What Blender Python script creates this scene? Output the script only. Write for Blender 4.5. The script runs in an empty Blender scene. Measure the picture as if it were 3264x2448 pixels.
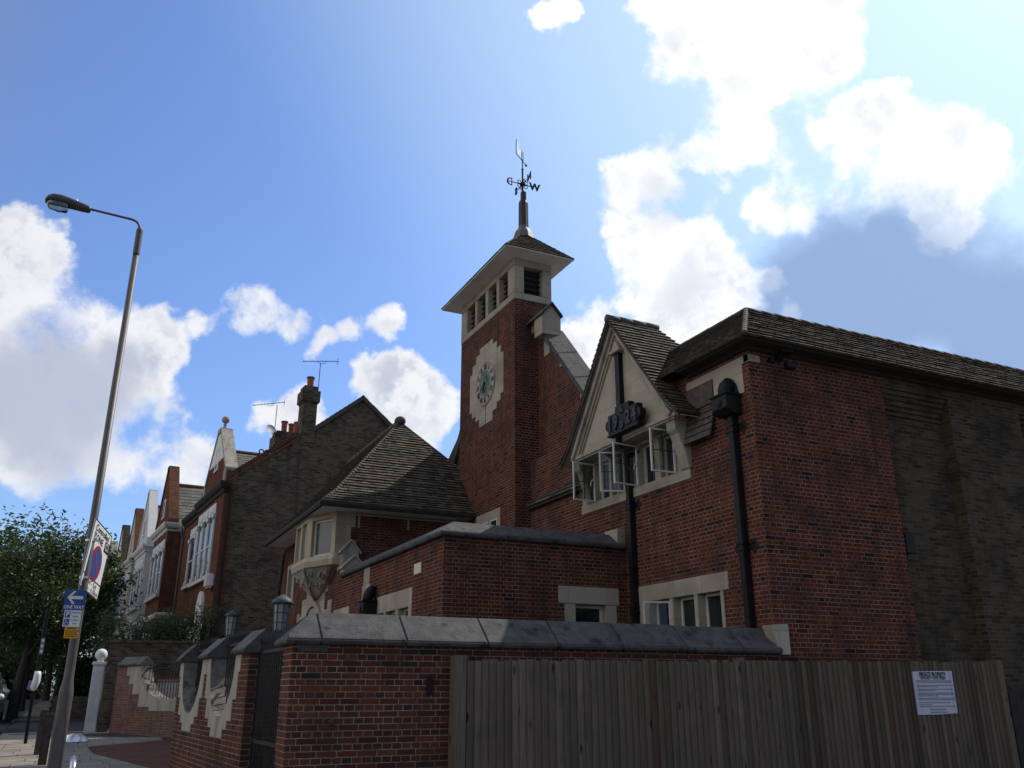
import bpy, bmesh, math, random
from mathutils import Vector as V
random.seed(7)
S = bpy.context.scene
R = math.radians
C = S.collection

# ------------------------------------------------------------------ camera
cam = bpy.data.cameras.new('camera'); co = bpy.data.objects.new('camera', cam); C.objects.link(co); S.camera = co
cam.sensor_fit = 'HORIZONTAL'; cam.sensor_width = 36; cam.lens = 30.62; cam.clip_start = .05; cam.clip_end = 3000
YAW, PIT, ROL = R(25.65), R(19.37), R(-.05)
fw = V((math.sin(YAW)*math.cos(PIT), math.cos(YAW)*math.cos(PIT), math.sin(PIT)))
r0 = V((math.cos(YAW), -math.sin(YAW), 0)); u0 = r0.cross(fw)
rt = r0*math.cos(ROL)+u0*math.sin(ROL); up = -r0*math.sin(ROL)+u0*math.cos(ROL)
from mathutils import Matrix
co.matrix_world = Matrix(((rt.x, up.x, -fw.x, 0), (rt.y, up.y, -fw.y, 0), (rt.z, up.z, -fw.z, 1.55), (0, 0, 0, 1)))

# ------------------------------------------------------------------ light
SUN_AZ, SUN_EL = R(73), R(48)          # azimuth from +Y towards +X
SKY = .14
S.view_settings.view_transform = 'Standard'; S.view_settings.look = 'None'
S.view_settings.exposure = -.15; S.view_settings.gamma = 1
S.render.engine = 'CYCLES'
sd = V((math.sin(SUN_AZ)*math.cos(SUN_EL), math.cos(SUN_AZ)*math.cos(SUN_EL), math.sin(SUN_EL)))
sl = bpy.data.lights.new('sun', 'SUN'); so = bpy.data.objects.new('sun', sl); C.objects.link(so)
sl.energy = 5.0; sl.angle = R(.5); sl.color = (1, .95, .87)
so.rotation_euler = sd.to_track_quat('Z', 'Y').to_euler()

W = bpy.data.worlds.new('World'); S.world = W; W.use_nodes = True
class NT:                                # tiny node helper
    def __init__(s, nt): s.nt = nt; s.n = nt.nodes; s.l = nt.links
    def __call__(s, t, ins=None, **kw):
        nd = s.n.new(t)
        for k, v in kw.items(): setattr(nd, k, v)
        for k, v in (ins or {}).items():
            sk = nd.inputs[k]
            if hasattr(v, 'is_linked') or isinstance(v, bpy.types.NodeSocket): s.l.new(v, sk)
            else: sk.default_value = v
        return nd
    def math(s, op, a, b=0., c=None):
        nd = s('ShaderNodeMath', {0: a, 1: b}, operation=op)
        if c is not None:
            if isinstance(c, bpy.types.NodeSocket): s.l.new(c, nd.inputs[2])
            else: nd.inputs[2].default_value = c
        return nd.outputs[0]
    def mix(s, f, a, b, bt='MIX'):
        nd = s.n.new('ShaderNodeMix'); nd.data_type = 'RGBA'; nd.blend_type = bt
        for i, v in ((0, f), (6, a), (7, b)):
            if isinstance(v, bpy.types.NodeSocket): s.l.new(v, nd.inputs[i])
            else: nd.inputs[i].default_value = v if i == 0 else (tuple(v)+(1,))[:4]
        return nd.outputs[2]
    def sstep(s, x, a, b):
        nd = s('ShaderNodeMapRange', {'Value': x, 'From Min': a, 'From Max': b}, interpolation_type='SMOOTHSTEP')
        return nd.outputs[0]
    def ramp(s, x, stops, mode='LINEAR'):
        nd = s.n.new('ShaderNodeValToRGB'); s.l.new(x, nd.inputs[0]); cr = nd.color_ramp; cr.interpolation = mode
        while len(cr.elements) < len(stops): cr.elements.new(1)
        for e, (p, c) in zip(cr.elements, stops): e.position = p; e.color = tuple(c)+(1,)
        return nd.outputs[0]
    def noise(s, vec, scale, detail=3, rough=.55, d3='3D'):
        nd = s('ShaderNodeTexNoise', {'Scale': scale, 'Detail': detail, 'Roughness': rough}, noise_dimensions=d3)
        if vec is not None: s.l.new(vec, nd.inputs['Vector'])
        return nd.outputs['Fac']

CLOUDS = [(-0.110, 0.909, 0.403, 0.037, 1.00), (-0.085, 0.925, 0.369, 0.053, 1.00), (-0.092, 0.946, 0.310, 0.048, 1.00), (-0.035, 0.937, 0.347, 0.043, 1.00), (0.011, 0.942, 0.336, 0.037, 1.00), (-0.051, 0.957, 0.286, 0.058, 0.95), (0.003, 0.955, 0.298, 0.043, 0.90), (-0.056, 0.970, 0.235, 0.048, 0.85), (0.003, 0.970, 0.242, 0.053, 0.85), (0.064, 0.971, 0.229, 0.043, 0.85), (0.039, 0.961, 0.274, 0.032, 0.70), (0.050, 0.935, 0.351, 0.021, 0.75), (0.082, 0.952, 0.293, 0.024, 0.70), (-0.088, 0.969, 0.231, 0.032, 0.80), (0.038, 0.981, 0.188, 0.027, 0.60), (0.079, 0.924, 0.374, 0.021, 0.62), (0.119, 0.912, 0.393, 0.024, 0.66), (0.126, 0.921, 0.368, 0.019, 0.62), (0.159, 0.908, 0.388, 0.021, 0.60), (0.187, 0.898, 0.398, 0.019, 0.55), (0.202, 0.907, 0.370, 0.017, 0.50), (0.230, 0.895, 0.382, 0.021, 0.56), (0.271, 0.876, 0.399, 0.018, 0.56), (0.118, 0.944, 0.307, 0.014, 0.55), (0.161, 0.946, 0.281, 0.024, 0.68), (0.190, 0.939, 0.288, 0.024, 0.66), (0.222, 0.926, 0.305, 0.016, 0.50), (0.283, 0.901, 0.329, 0.032, 0.95), (0.312, 0.902, 0.299, 0.037, 0.90), (0.280, 0.919, 0.278, 0.032, 0.80), (0.342, 0.892, 0.295, 0.027, 0.80), (0.357, 0.647, 0.674, 0.017, 0.66), (0.456, 0.587, 0.669, 0.027, 0.80), (0.490, 0.579, 0.652, 0.029, 0.95), (0.524, 0.548, 0.652, 0.040, 1.00), (0.565, 0.528, 0.634, 0.043, 1.00), (0.588, 0.499, 0.637, 0.032, 0.80), (0.529, 0.580, 0.619, 0.024, 0.80), (0.573, 0.554, 0.604, 0.032, 0.95), (0.523, 0.615, 0.589, 0.035, 0.95), (0.550, 0.586, 0.595, 0.029, 0.90), (0.503, 0.656, 0.562, 0.029, 0.95), (0.544, 0.631, 0.553, 0.032, 1.00), (0.567, 0.604, 0.560, 0.027, 0.90), (0.481, 0.699, 0.529, 0.029, 0.95), (0.508, 0.676, 0.534, 0.029, 0.95), (0.563, 0.643, 0.519, 0.021, 0.70), (0.473, 0.729, 0.495, 0.019, 0.70), (0.600, 0.630, 0.493, 0.024, 0.70), (0.630, 0.608, 0.483, 0.021, 0.62), (0.556, 0.670, 0.491, 0.029, 0.80), (0.515, 0.720, 0.466, 0.037, 1.00), (0.552, 0.703, 0.449, 0.040, 1.00), (0.601, 0.680, 0.420, 0.029, 0.90), (0.486, 0.765, 0.422, 0.024, 0.80), (0.478, 0.795, 0.375, 0.029, 0.90), (0.507, 0.772, 0.383, 0.032, 0.90), (0.477, 0.770, 0.422, 0.013, 0.60), (0.548, 0.738, 0.394, 0.035, 1.00), (0.597, 0.702, 0.389, 0.032, 0.95), (0.624, 0.661, 0.417, 0.019, 0.70), (0.643, 0.537, 0.546, 0.029, 0.85), (0.659, 0.508, 0.555, 0.027, 0.95), (0.684, 0.487, 0.543, 0.029, 0.95), (0.711, 0.469, 0.524, 0.027, 0.90), (0.730, 0.469, 0.497, 0.027, 0.90), (0.752, 0.453, 0.478, 0.027, 0.85), (0.654, 0.554, 0.515, 0.024, 0.85), (0.687, 0.505, 0.523, 0.032, 0.60), (0.690, 0.561, 0.457, 0.016, 0.58), (0.731, 0.502, 0.463, 0.018, 0.62), (0.760, 0.477, 0.441, 0.018, 0.56), (0.618, 0.525, 0.585, 0.014, 0.60), (0.649, 0.658, 0.382, 0.016, 0.62), (0.593, 0.576, 0.562, 0.058, 0.40), (0.634, 0.579, 0.513, 0.053, 0.38), (0.588, 0.611, 0.530, 0.037, 0.48), (0.459, 0.781, 0.423, 0.027, 0.40), (0.693, 0.512, 0.507, 0.058, 0.52), (0.728, 0.492, 0.478, 0.053, 0.50), (0.678, 0.551, 0.487, 0.043, 0.45), (0.484, 0.615, 0.623, 0.037, 0.42), (0.594, 0.537, 0.599, 0.032, 0.60), (0.593, 0.520, 0.615, 0.032, 0.75), (-0.071, 0.987, 0.143, 0.021, 0.60), (0.023, 0.985, 0.168, 0.021, 0.56)]
SHADE = [(0.679, 0.617, 0.398, 0.069, 1.00), (0.723, 0.566, 0.396, 0.069, 1.00), (0.761, 0.527, 0.377, 0.064, 1.00), (0.646, 0.653, 0.396, 0.032, 1.00), (0.792, 0.505, 0.343, 0.064, 1.00), (0.709, 0.535, 0.459, 0.032, 0.50), (0.741, 0.510, 0.437, 0.032, 0.50)]
GREY = [(-0.064, 0.948, 0.311, 0.043, 1.00), (-0.084, 0.956, 0.281, 0.048, 1.00), (-0.026, 0.957, 0.289, 0.048, 0.90), (0.001, 0.949, 0.316, 0.027, 0.60), (-0.040, 0.971, 0.237, 0.032, 0.50), (0.519, 0.684, 0.513, 0.024, 0.50), (0.557, 0.713, 0.426, 0.027, 0.50)]
def build_world():
    N = NT(W.node_tree); W.node_tree.nodes.clear()
    sky = N('ShaderNodeTexSky', sky_type='NISHITA'); sky.sun_disc = False
    sky.sun_elevation = SUN_EL; sky.sun_rotation = SUN_AZ; sky.dust_density = 1.3; sky.air_density = 1.1; sky.ozone_density = 1.6
    tc = N('ShaderNodeTexCoord'); nrm = N('ShaderNodeVectorMath', {0: tc.outputs['Generated']}, operation='NORMALIZE').outputs[0]
    wob = N('ShaderNodeTexNoise', {'Vector': nrm, 'Scale': 11., 'Detail': 9., 'Roughness': .56})
    wv = N('ShaderNodeVectorMath', {0: wob.outputs['Color'], 1: (.5, .5, .5)}, operation='SUBTRACT').outputs[0]
    wv = N('ShaderNodeVectorMath', {0: wv, 'Scale': .10}, operation='SCALE').outputs[0]
    dirv = N('ShaderNodeVectorMath', {0: N('ShaderNodeVectorMath', {0: nrm, 1: wv}, operation='ADD').outputs[0]}, operation='NORMALIZE').outputs[0]
    def field(lst, k=1.6):
        cur = None
        for (x, y, z, r, w) in lst:
            d = N('ShaderNodeVectorMath', {0: dirv, 1: (x, y, z)}, operation='DOT_PRODUCT').outputs['Value']
            c = math.cos(r*k)
            m = N.math('MULTIPLY', N.math('SUBTRACT', d, c), w/(1-c))
            cur = m if cur is None else N.math('SMOOTH_MAX', cur, m, .25)
        return N.math('MAXIMUM', cur, -.3)
    F = field(CLOUDS)
    n1 = N.noise(nrm, 12, 12, .6)
    soff = N('ShaderNodeVectorMath', {0: nrm, 1: tuple(sd*.014)}, operation='ADD').outputs[0]
    n2 = N.noise(dirv, 5.5, 5, .55)
    fl = N.math('ADD', N.math('MULTIPLY', N.math('SUBTRACT', n1, .5), 3.7), N.math('MULTIPLY', N.math('SUBTRACT', n2, .5), 1.2))
    n1s = N.noise(soff, 12, 8, .57)
    dens = N.math('ADD', N.math('ADD', N.math('MULTIPLY_ADD', N.sstep(F, -.2, .95), 1.75, -.8), N.math('MULTIPLY', F, .35)), fl)
    # thin clouds also over the part of the sky the photo does not show, so that it lights the scene alike
    back = N.sstep(N('ShaderNodeVectorMath', {0: nrm, 1: tuple(fw)}, operation='DOT_PRODUCT').outputs['Value'], .55, .2)
    dens2 = N.math('MULTIPLY', N.sstep(n2, .40, .56), N.math('MULTIPLY', back, .85))
    west_fill = N.sstep(N('ShaderNodeVectorMath', {0: nrm, 1: (-.95, .12, .28)}, operation='DOT_PRODUCT').outputs['Value'], .25, .85)   # unseen bright cloud bank, added to fill the street-facing walls with light
    dens2 = N.math('MAXIMUM', dens2, N.math('MULTIPLY', west_fill, .92))
    D = N.sstep(N.math('ADD', field(SHADE, 1.5), N.math('MULTIPLY', N.math('SUBTRACT', n1, .5), .25)), -.1, .75)
    a = N.math('MULTIPLY', N.sstep(dens, .12, 1.0), N.math('MULTIPLY_ADD', D, -.75, 1.))
    thick = N.sstep(dens, .7, 1.7)
    relief = N.sstep(N.math('SUBTRACT', n1s, n1), -.06, .08)
    sh = N.math('MULTIPLY', N.math('ADD', N.math('MULTIPLY', thick, .55), .18), N.math('ADD', N.math('MULTIPLY', relief, .9), .15))
    skyc = N.mix(1., sky.outputs[0], (.84, 1.04, 1.42), 'MULTIPLY')
    sun_d = N('ShaderNodeVectorMath', {0: nrm, 1: tuple(sd)}, operation='DOT_PRODUCT').outputs['Value']
    gy = N.math('MULTIPLY', N.sstep(N.math('ADD', field(GREY, 1.5), N.math('MULTIPLY', N.math('SUBTRACT', n1, .5), 1.2)), -.1, .8), .8)
    sh = N.math('MAXIMUM', sh, gy)
    near = N.sstep(sun_d, .5, .95)
    lit = N.mix(near, (7.3, 7.4, 7.7), (9.0, 9.05, 9.2))
    shc = N.mix(near, (3.3, 3.7, 4.9), (5.9, 6.3, 7.0))
    cl = N.mix(sh, lit, shc)
    veil = N.math('MULTIPLY', N.sstep(sun_d, .62, 1.0), .75)      # thin haze brightening towards the sun
    skyc = N.mix(veil, skyc, (5.5, 7.4, 8.4))
    base = N.mix(N.math('MULTIPLY', D, .93), skyc, (2.3, 3.4, 5.6))
    col = N.mix(dens2, N.mix(a, base, cl), N.mix(west_fill, (2.0, 1.9, 1.85), (7.6, 7.6, 7.7)))
    bg = N('ShaderNodeBackground', {'Color': col, 'Strength': SKY})
    out = N('ShaderNodeOutputWorld'); N.l.new(bg.outputs[0], out.inputs[0])
build_world()

# ------------------------------------------------------------------ mesh helpers
class MB:
    def __init__(s): s.v = []; s.f = []; s.r = []
    def poly(s, pts, rnd=0.):
        i = len(s.v); s.v += [V(p) for p in pts]; s.f.append(list(range(i, i+len(pts)))); s.r.append(rnd)
    def raw(s, vs, fs, rnd=0.):
        i = len(s.v); s.v += [V(p) for p in vs]
        for f in fs: s.f.append([i+k for k in f]); s.r.append(rnd)
    def ob(s, o, a, b, c, rnd=0.):                       # box from a corner and three edge vectors
        o, a, b, c = V(o), V(a), V(b), V(c)
        s.raw([o, o+a, o+a+b, o+b, o+c, o+a+c, o+a+b+c, o+b+c],
              [(0, 3, 2, 1), (4, 5, 6, 7), (0, 1, 5, 4), (1, 2, 6, 5), (2, 3, 7, 6), (3, 0, 4, 7)], rnd)
    def box(s, x0, x1, y0, y1, z0, z1, rnd=0.):
        s.ob((x0, y0, z0), (x1-x0, 0, 0), (0, y1-y0, 0), (0, 0, z1-z0), rnd)
    def prism(s, pts, d, rnd=0.):                        # 3d polygon pushed along d
        n = len(pts); d = V(d); p = [V(q) for q in pts]
        s.raw(p+[q+d for q in p], [tuple(range(n)), tuple(range(2*n-1, n-1, -1))]+[(i, (i+1) % n, n+(i+1) % n, n+i) for i in range(n)], rnd)
    def tube(s, pts, rr, n=8, sq=False, rnd=0.):
        pts = [V(p) for p in pts]; m = len(pts)
        if not hasattr(rr, '__len__'): rr = [rr]*m
        vs = []; ref = None
        for i, p in enumerate(pts):
            t = (pts[min(i+1, m-1)]-pts[max(i-1, 0)]).normalized()
            if ref is None: ref = V((0, 0, 1)) if abs(t.z) < .9 else V((1, 0, 0))
            a = t.cross(ref).normalized(); b = a.cross(t).normalized(); ref = b
            for k in range(n):
                th = 2*math.pi*(k+(.5 if sq else 0))/n
                vs.append(p+(a*math.cos(th)+b*math.sin(th))*rr[i])
        fs = [(i*n+k, i*n+(k+1) % n, (i+1)*n+(k+1) % n, (i+1)*n+k) for i in range(m-1) for k in range(n)]
        fs += [tuple(range(n-1, -1, -1)), tuple(range((m-1)*n, m*n))]
        s.raw(vs, fs, rnd)
    def lathe(s, c, prof, n=20, rnd=0., ax=None):         # prof: (radius, height)
        c = V(c); ax = ax or (V((1, 0, 0)), V((0, 1, 0)), V((0, 0, 1))); vs = []
        for r, h in prof:
            for k in range(n):
                th = 2*math.pi*k/n
                vs.append(c+ax[0]*(r*math.cos(th))+ax[1]*(r*math.sin(th))+ax[2]*h)
        m = len(prof)
        fs = [(i*n+k, i*n+(k+1) % n, (i+1)*n+(k+1) % n, (i+1)*n+k) for i in range(m-1) for k in range(n)]
        fs += [tuple(range(n-1, -1, -1)), tuple(range((m-1)*n, m*n))]
        s.raw(vs, fs, rnd)
    def ball(s, c, r, n=12, sc=(1, 1, 1)):
        pr = [(max(1e-3, r*math.sin(math.pi*i/n)), -r*math.cos(math.pi*i/n)) for i in range(n+1)]
        s.lathe(c, pr, n*2, ax=(V((sc[0], 0, 0)), V((0, sc[1], 0)), V((0, 0, sc[2]))))
    def text(s, txt, size, o, ex, ez, dep=0., align='CENTER', sx=1., bold=0., fit=0.):
        cu = bpy.data.curves.new('t', 'FONT'); cu.body = txt; cu.size = size; cu.align_x = align; cu.align_y = 'CENTER'; cu.offset = bold
        cu.resolution_u = 3; cu.extrude = dep
        to = bpy.data.objects.new('t', cu); C.objects.link(to)
        me = bpy.data.meshes.new_from_object(to.evaluated_get(bpy.context.evaluated_depsgraph_get()))
        o, ex, ez = V(o), V(ex).normalized(), V(ez).normalized(); nn = ex.cross(ez)
        if fit: xs_ = [v.co.x for v in me.vertices]; sx = fit/max(1e-4, max(xs_)-min(xs_))
        s.raw([o+ex*(v.co.x*sx)+ez*v.co.y+nn*v.co.z for v in me.vertices], [tuple(p.vertices) for p in me.polygons])
        bpy.data.objects.remove(to); bpy.data.curves.remove(cu); bpy.data.meshes.remove(me)
    def build(s, name, mat, parent=None, smooth=False, bevel=0., recalc=True, link=True):
        root = parent
        while root is not None and root.parent is not None: root = root.parent
        off = V(root.location) if root is not None else V((0, 0, 0))
        bm = bmesh.new(); vs = [bm.verts.new(v) for v in s.v]
        lay = bm.faces.layers.float.new('rnd'); uvl = bm.loops.layers.uv.new('UVMap')
        for f, r in zip(s.f, s.r):
            try: fc = bm.faces.new([vs[i] for i in f]); fc[lay] = r
            except ValueError: pass
        if recalc: bmesh.ops.recalc_face_normals(bm, faces=bm.faces)
        if bevel: bmesh.ops.bevel(bm, geom=[e for e in bm.edges if len(e.link_faces) == 2 and e.calc_face_angle(0) > .5], offset=bevel, segments=2, affect='EDGES', clamp_overlap=True)
        bm.normal_update()
        Z = V((0, 0, 1))
        for f in bm.faces:
            n = f.normal
            t = V((1, 0, 0)) if abs(n.z) > .999 else Z.cross(n).normalized()
            b = n.cross(t)
            for l in f.loops: l[uvl].uv = (l.vert.co.dot(t), l.vert.co.dot(b))
            f.smooth = smooth
        for v in bm.verts: v.co -= off
        me = bpy.data.meshes.new(name); bm.to_mesh(me); bm.free()
        if mat: me.materials.append(mat)
        o = bpy.data.objects.new(name, me)
        if link: C.objects.link(o)
        if parent is not None: o.parent = parent
        return o

def tag(o, label=None, cat=None, group=None, kind=None):
    for k, v in (('label', label), ('category', cat), ('group', group), ('kind', kind)):
        if v: o[k] = v
    return o
def thing(name, label, cat, loc=(0, 0, 0), group=None):
    o = bpy.data.objects.new(name, None); C.objects.link(o); o.location = loc; o.empty_display_size = .3
    return tag(o, label, cat, group)
def one(mb, name, mat, label, cat, loc=(0, 0, 0), group=None, **kw):      # a thing that is a single mesh
    o = mb.build(name, mat, **kw); L = V(loc)
    for v in o.data.vertices: v.co -= L
    o.location = L
    return tag(o, label, cat, group)
def copy_tree(o, parent=None):
    c = o.copy(); C.objects.link(c)
    if parent is not None: c.parent = parent
    for ch in [q for q in o.children]: copy_tree(ch, c)
    return c
def G(y): return .0157*max(-40, min(y, 160))

def grid_wall(mb, to3, us, zs, holes, reveal=0.):        # sheet with rectangular holes
    U = sorted(set(list(us)+[h[i] for h in holes for i in (0, 1)])); Zs = sorted(set(list(zs)+[h[i] for h in holes for i in (2, 3)]))
    U = [u for u in U if us[0] <= u <= us[-1]]; Zs = [z for z in Zs if zs[0] <= z <= zs[-1]]
    for a, b in zip(U, U[1:]):
        for c, d in zip(Zs, Zs[1:]):
            um, zm = (a+b)/2, (c+d)/2
            if any(h[0] < um < h[1] and h[2] < zm < h[3] for h in holes): continue
            mb.poly([to3(a, c, 0), to3(b, c, 0), to3(b, d, 0), to3(a, d, 0)])
    if reveal:
        for h in holes:
            for (p, q) in (((h[0], h[2]), (h[1], h[2])), ((h[1], h[2]), (h[1], h[3])), ((h[1], h[3]), (h[0], h[3])), ((h[0], h[3]), (h[0], h[2]))):
                mb.poly([to3(*p, 0), to3(*q, 0), to3(*q, reveal), to3(*p, reveal)])

def clip(poly, inside, inter):
    out = []
    for i in range(len(poly)):
        a, b = poly[i-1], poly[i]
        ia, ib = inside(a), inside(b)
        if ib:
            if not ia: out.append(inter(a, b))
            out.append(b)
        elif ia: out.append(inter(a, b))
    return out
def tile_roof(mb, pts, gauge=.1, w=.17, th=.014, jit=.006, seed=1, slip=0.):
    rng = random.Random(seed)
    P = [V(p) for p in pts]
    n = V((0, 0, 0))
    for i in range(len(P)): n += (P[i]-P[0]).cross(P[(i+1) % len(P)]-P[0])
    n.normalize()
    if n.z < 0: n = -n
    t = V((0, 0, 1)).cross(n).normalized(); b = n.cross(t); o = P[0]
    Q = [((p-o).dot(t), (p-o).dot(b)) for p in P]
    A = sum(Q[i-1][0]*Q[i][1]-Q[i][0]*Q[i-1][1] for i in range(len(Q)))
    if A < 0: Q = Q[::-1]
    vmin = min(q[1] for q in Q); vmax = max(q[1] for q in Q); umin = min(q[0] for q in Q); umax = max(q[0] for q in Q)
    mb.poly([o+t*q[0]+b*q[1]-n*.01 for q in Q], .3)
    row = 0; v = vmin
    while v < vmax:
        drift = rng.uniform(-jit, jit)*.5
        u = umin-w*(1 if row % 2 else .5)
        while u < umax:
            g = .0025
            sl = rng.uniform(-.005, .005)+(-.05*rng.random() if rng.random() < slip else 0)
            quad = [(u+g, v+sl), (u+w-g, v+sl), (u+w-g, v+gauge+.004), (u+g, v+gauge+.004)]
            for i in range(len(Q)):
                a, c = Q[i-1], Q[i]; dx, dy = c[0]-a[0], c[1]-a[1]
                f = lambda p: dx*(p[1]-a[1])-dy*(p[0]-a[0])
                quad = clip(quad, lambda p: f(p) >= -1e-9, lambda p, q: tuple(p[k]+(q[k]-p[k])*(f(p)/(f(p)-f(q))) for k in (0, 1)))
                if not quad: break
            if len(quad) > 2:
                r = rng.random(); j = rng.uniform(0, jit)*.45; j2 = rng.uniform(-.25, .25)*jit
                def h(p): return th*(2.-1.5*(p[1]-v)/gauge)+j+j2*(p[0]-u)/w+drift
                top = [o+t*p[0]+b*p[1]+n*h(p) for p in quad]
                mb.poly(top, r)
                for i in range(len(quad)):
                    p, q = quad[i-1], quad[i]
                    if abs(p[1]-q[1]) < 1e-6 and p[1] < v+gauge*.5 or abs(p[0]-q[0]) < 1e-6:
                        mb.poly([o+t*p[0]+b*p[1]-n*.004, o+t*q[0]+b*q[1]-n*.004, o+t*q[0]+b*q[1]+n*h(q), o+t*p[0]+b*p[1]+n*h(p)], r*.6)
            u += w
        v += gauge; row += 1
def ridge(mb, a, b, r=.09, L=.3, n=10):
    a, b = V(a), V(b); k = max(1, int((b-a).length/L)); d = (b-a)/k
    for i in range(k): mb.tube([a+d*i, a+d*(i+1.03)], [r*random.uniform(.96, 1.05), r*.93], n, rnd=random.random())
def coping(mb, path, prof, side=1, closed_ends=True, joints=0):   # path of (x, y); prof of (offset, z), offset to the left * side
    n = len(path); P = [V((p[0], p[1], 0)) for p in path]; rows = []
    for i in range(n):
        d1 = (P[i]-P[i-1]).normalized() if i else None; d2 = (P[i+1]-P[i]).normalized() if i < n-1 else None
        if d1 is None: d1 = d2
        if d2 is None: d2 = d1
        n1 = V((-d1.y, d1.x, 0))*side; n2 = V((-d2.y, d2.x, 0))*side; m = (n1+n2).normalized(); m /= max(.3, m.dot(n1))
        rows.append([P[i]+m*o+V((0, 0, z)) for o, z in prof])
    k = len(prof)
    for i in range(n-1):
        mb.raw(rows[i]+rows[i+1], [(j, (j+1) % k, k+(j+1) % k, k+j) for j in range(k)]+([tuple(range(k))] if i == 0 and closed_ends else [])+([tuple(range(2*k-1, k-1, -1))] if i == n-2 and closed_ends else []), random.random())

# ------------------------------------------------------------------ materials
MATS = {}
def mat(name):
    m = bpy.data.materials.new(name); m.use_nodes = True; N = NT(m.node_tree); m.node_tree.nodes.clear()
    out = N('ShaderNodeOutputMaterial'); b = N('ShaderNodeBsdfPrincipled'); N.l.new(b.outputs[0], out.inputs[0]); MATS[name] = m
    return m, N, b
def setc(N, b, col, rough=.8, bump=None, bs=.3, bd=.01, spec=.3, metal=0.):
    if isinstance(col, bpy.types.NodeSocket): N.l.new(col, b.inputs['Base Color'])
    else: b.inputs['Base Color'].default_value = tuple(col)+(1,)
    if isinstance(rough, bpy.types.NodeSocket): N.l.new(rough, b.inputs['Roughness'])
    else: b.inputs['Roughness'].default_value = rough
    b.inputs['Specular IOR Level'].default_value = spec; b.inputs['Metallic'].default_value = metal
    if bump is not None:
        bp = N('ShaderNodeBump', {'Height': bump, 'Strength': bs, 'Distance': bd}); N.l.new(bp.outputs[0], b.inputs['Normal'])
def pos(N): return N('ShaderNodeNewGeometry').outputs['Position']
def uv(N): return N('ShaderNodeUVMap', uv_map='UVMap').outputs[0]
def rnd(N): return N('ShaderNodeAttribute', attribute_name='rnd').outputs['Fac']
def brick_mat(name, stops, mortar, bw=.225, rh=.0667, ms=.006, english=True, grime=.45, gcol=(.03, .026, .024), bs=.5, off=.5):
    m, N, b = mat(name); u = uv(N); p = pos(N)
    wob = N('ShaderNodeTexNoise', {'Vector': p, 'Scale': 22., 'Detail': 2.}).outputs['Color']
    wv = N('ShaderNodeVectorMath', {0: N('ShaderNodeVectorMath', {0: wob, 1: (.5, .5, .5)}, operation='SUBTRACT').outputs[0], 'Scale': .011}, operation='SCALE').outputs[0]
    vec = N('ShaderNodeVectorMath', {0: u, 1: wv}, operation='ADD').outputs[0]
    bt = N('ShaderNodeTexBrick', {'Vector': vec, 'Color1': (0, 0, 0, 1), 'Color2': (1, 1, 1, 1), 'Mortar': (.5, .5, .5, 1), 'Scale': 1., 'Mortar Size': ms, 'Mortar Smooth': .25, 'Brick Width': bw, 'Row Height': rh},
           offset=off, offset_frequency=2, squash=.5 if english else 1., squash_frequency=2)
    c = N.ramp(bt.outputs['Color'], stops)
    n1 = N.noise(p, 60, 3); c = N.mix(N.math('MULTIPLY', n1, .55), c, N.mix(.5, c, (.02, .015, .012)))
    n2 = N.noise(p, 1.1, 5, .6)
    mo = N.mix(N.sstep(N.noise(p, 3.5, 4), .35, .7), mortar, tuple(x*.5 for x in mortar))
    c = N.mix(bt.outputs['Fac'], c, mo)
    c = N.mix(N.math('MULTIPLY', N.sstep(n2, .46, .72), grime), c, gcol)
    stv = N('ShaderNodeMapping', {'Vector': p, 'Scale': (2.6, 2.6, .22)}).outputs[0]
    c = N.mix(N.math('MULTIPLY', N.sstep(N.noise(stv, 1., 5, .6), .52, .78), grime*1.1), c, gcol)
    c = N.mix(N.math('MULTIPLY', N.sstep(N.noise(p, .7, 6, .7), .60, .78), .1), c, (.3, .24, .2))
    h = N.math('ADD', N.math('MULTIPLY', bt.outputs['Fac'], -1.), N.math('MULTIPLY', n1, .35))
    setc(N, b, c, .95, h, bs, .012, .05)
    return m
RED = [(0, (.15, .042, .030)), (.35, (.19, .052, .034)), (.62, (.245, .07, .040)), (.86, (.16, .045, .034)), (.955, (.085, .034, .03)), (1, (.03, .026, .028))]
M_BRICK = brick_mat('red_brick', [(p, (.58*c[0], .60*c[1], .55*c[2])) for p, c in RED], (.24, .195, .16), ms=.0055, grime=.65)
M_BRICKN = brick_mat('red_brick_boundary', [(0, (.07, .027, .02)), (.4, (.105, .036, .024)), (.7, (.145, .048, .027)), (.86, (.08, .03, .022)), (.95, (.05, .027, .024)), (1, (.03, .024, .022))], (.27, .235, .2), grime=.65, bs=.8, ms=.0056)
M_STOCK = brick_mat('stock_brick', [(0, (.045, .038, .034)), (.3, (.085, .066, .047)), (.6, (.13, .10, .068)), (.85, (.155, .12, .08)), (1, (.11, .062, .045))], (.18, .16, .125), rh=.075, ms=.009, english=False, grime=.65)
M_YARD = brick_mat('brown_stock_brick', [(0, (.042, .034, .025)), (.5, (.078, .062, .041)), (1, (.105, .083, .055))], (.13, .11, .088), rh=.0667, ms=.006, english=False, grime=.8)
M_HRED = brick_mat('terrace_red_brick', [(0, (.13, .046, .03)), (.5, (.18, .062, .036)), (1, (.12, .045, .032))], (.14, .1, .08), rh=.075, ms=.006, english=False, grime=.35)
M_HBRN = brick_mat('terrace_brown_brick', [(0, (.12, .055, .035)), (.5, (.2, .085, .045)), (1, (.13, .06, .04))], (.12, .08, .06), rh=.075, ms=.006, english=False, grime=.4)
M_PWHT = brick_mat('painted_white_brick', [(0, (.68, .67, .64)), (1, (.76, .75, .72))], (.6, .59, .56), rh=.075, ms=.005, english=False, grime=.22, gcol=(.3, .28, .25))
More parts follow.
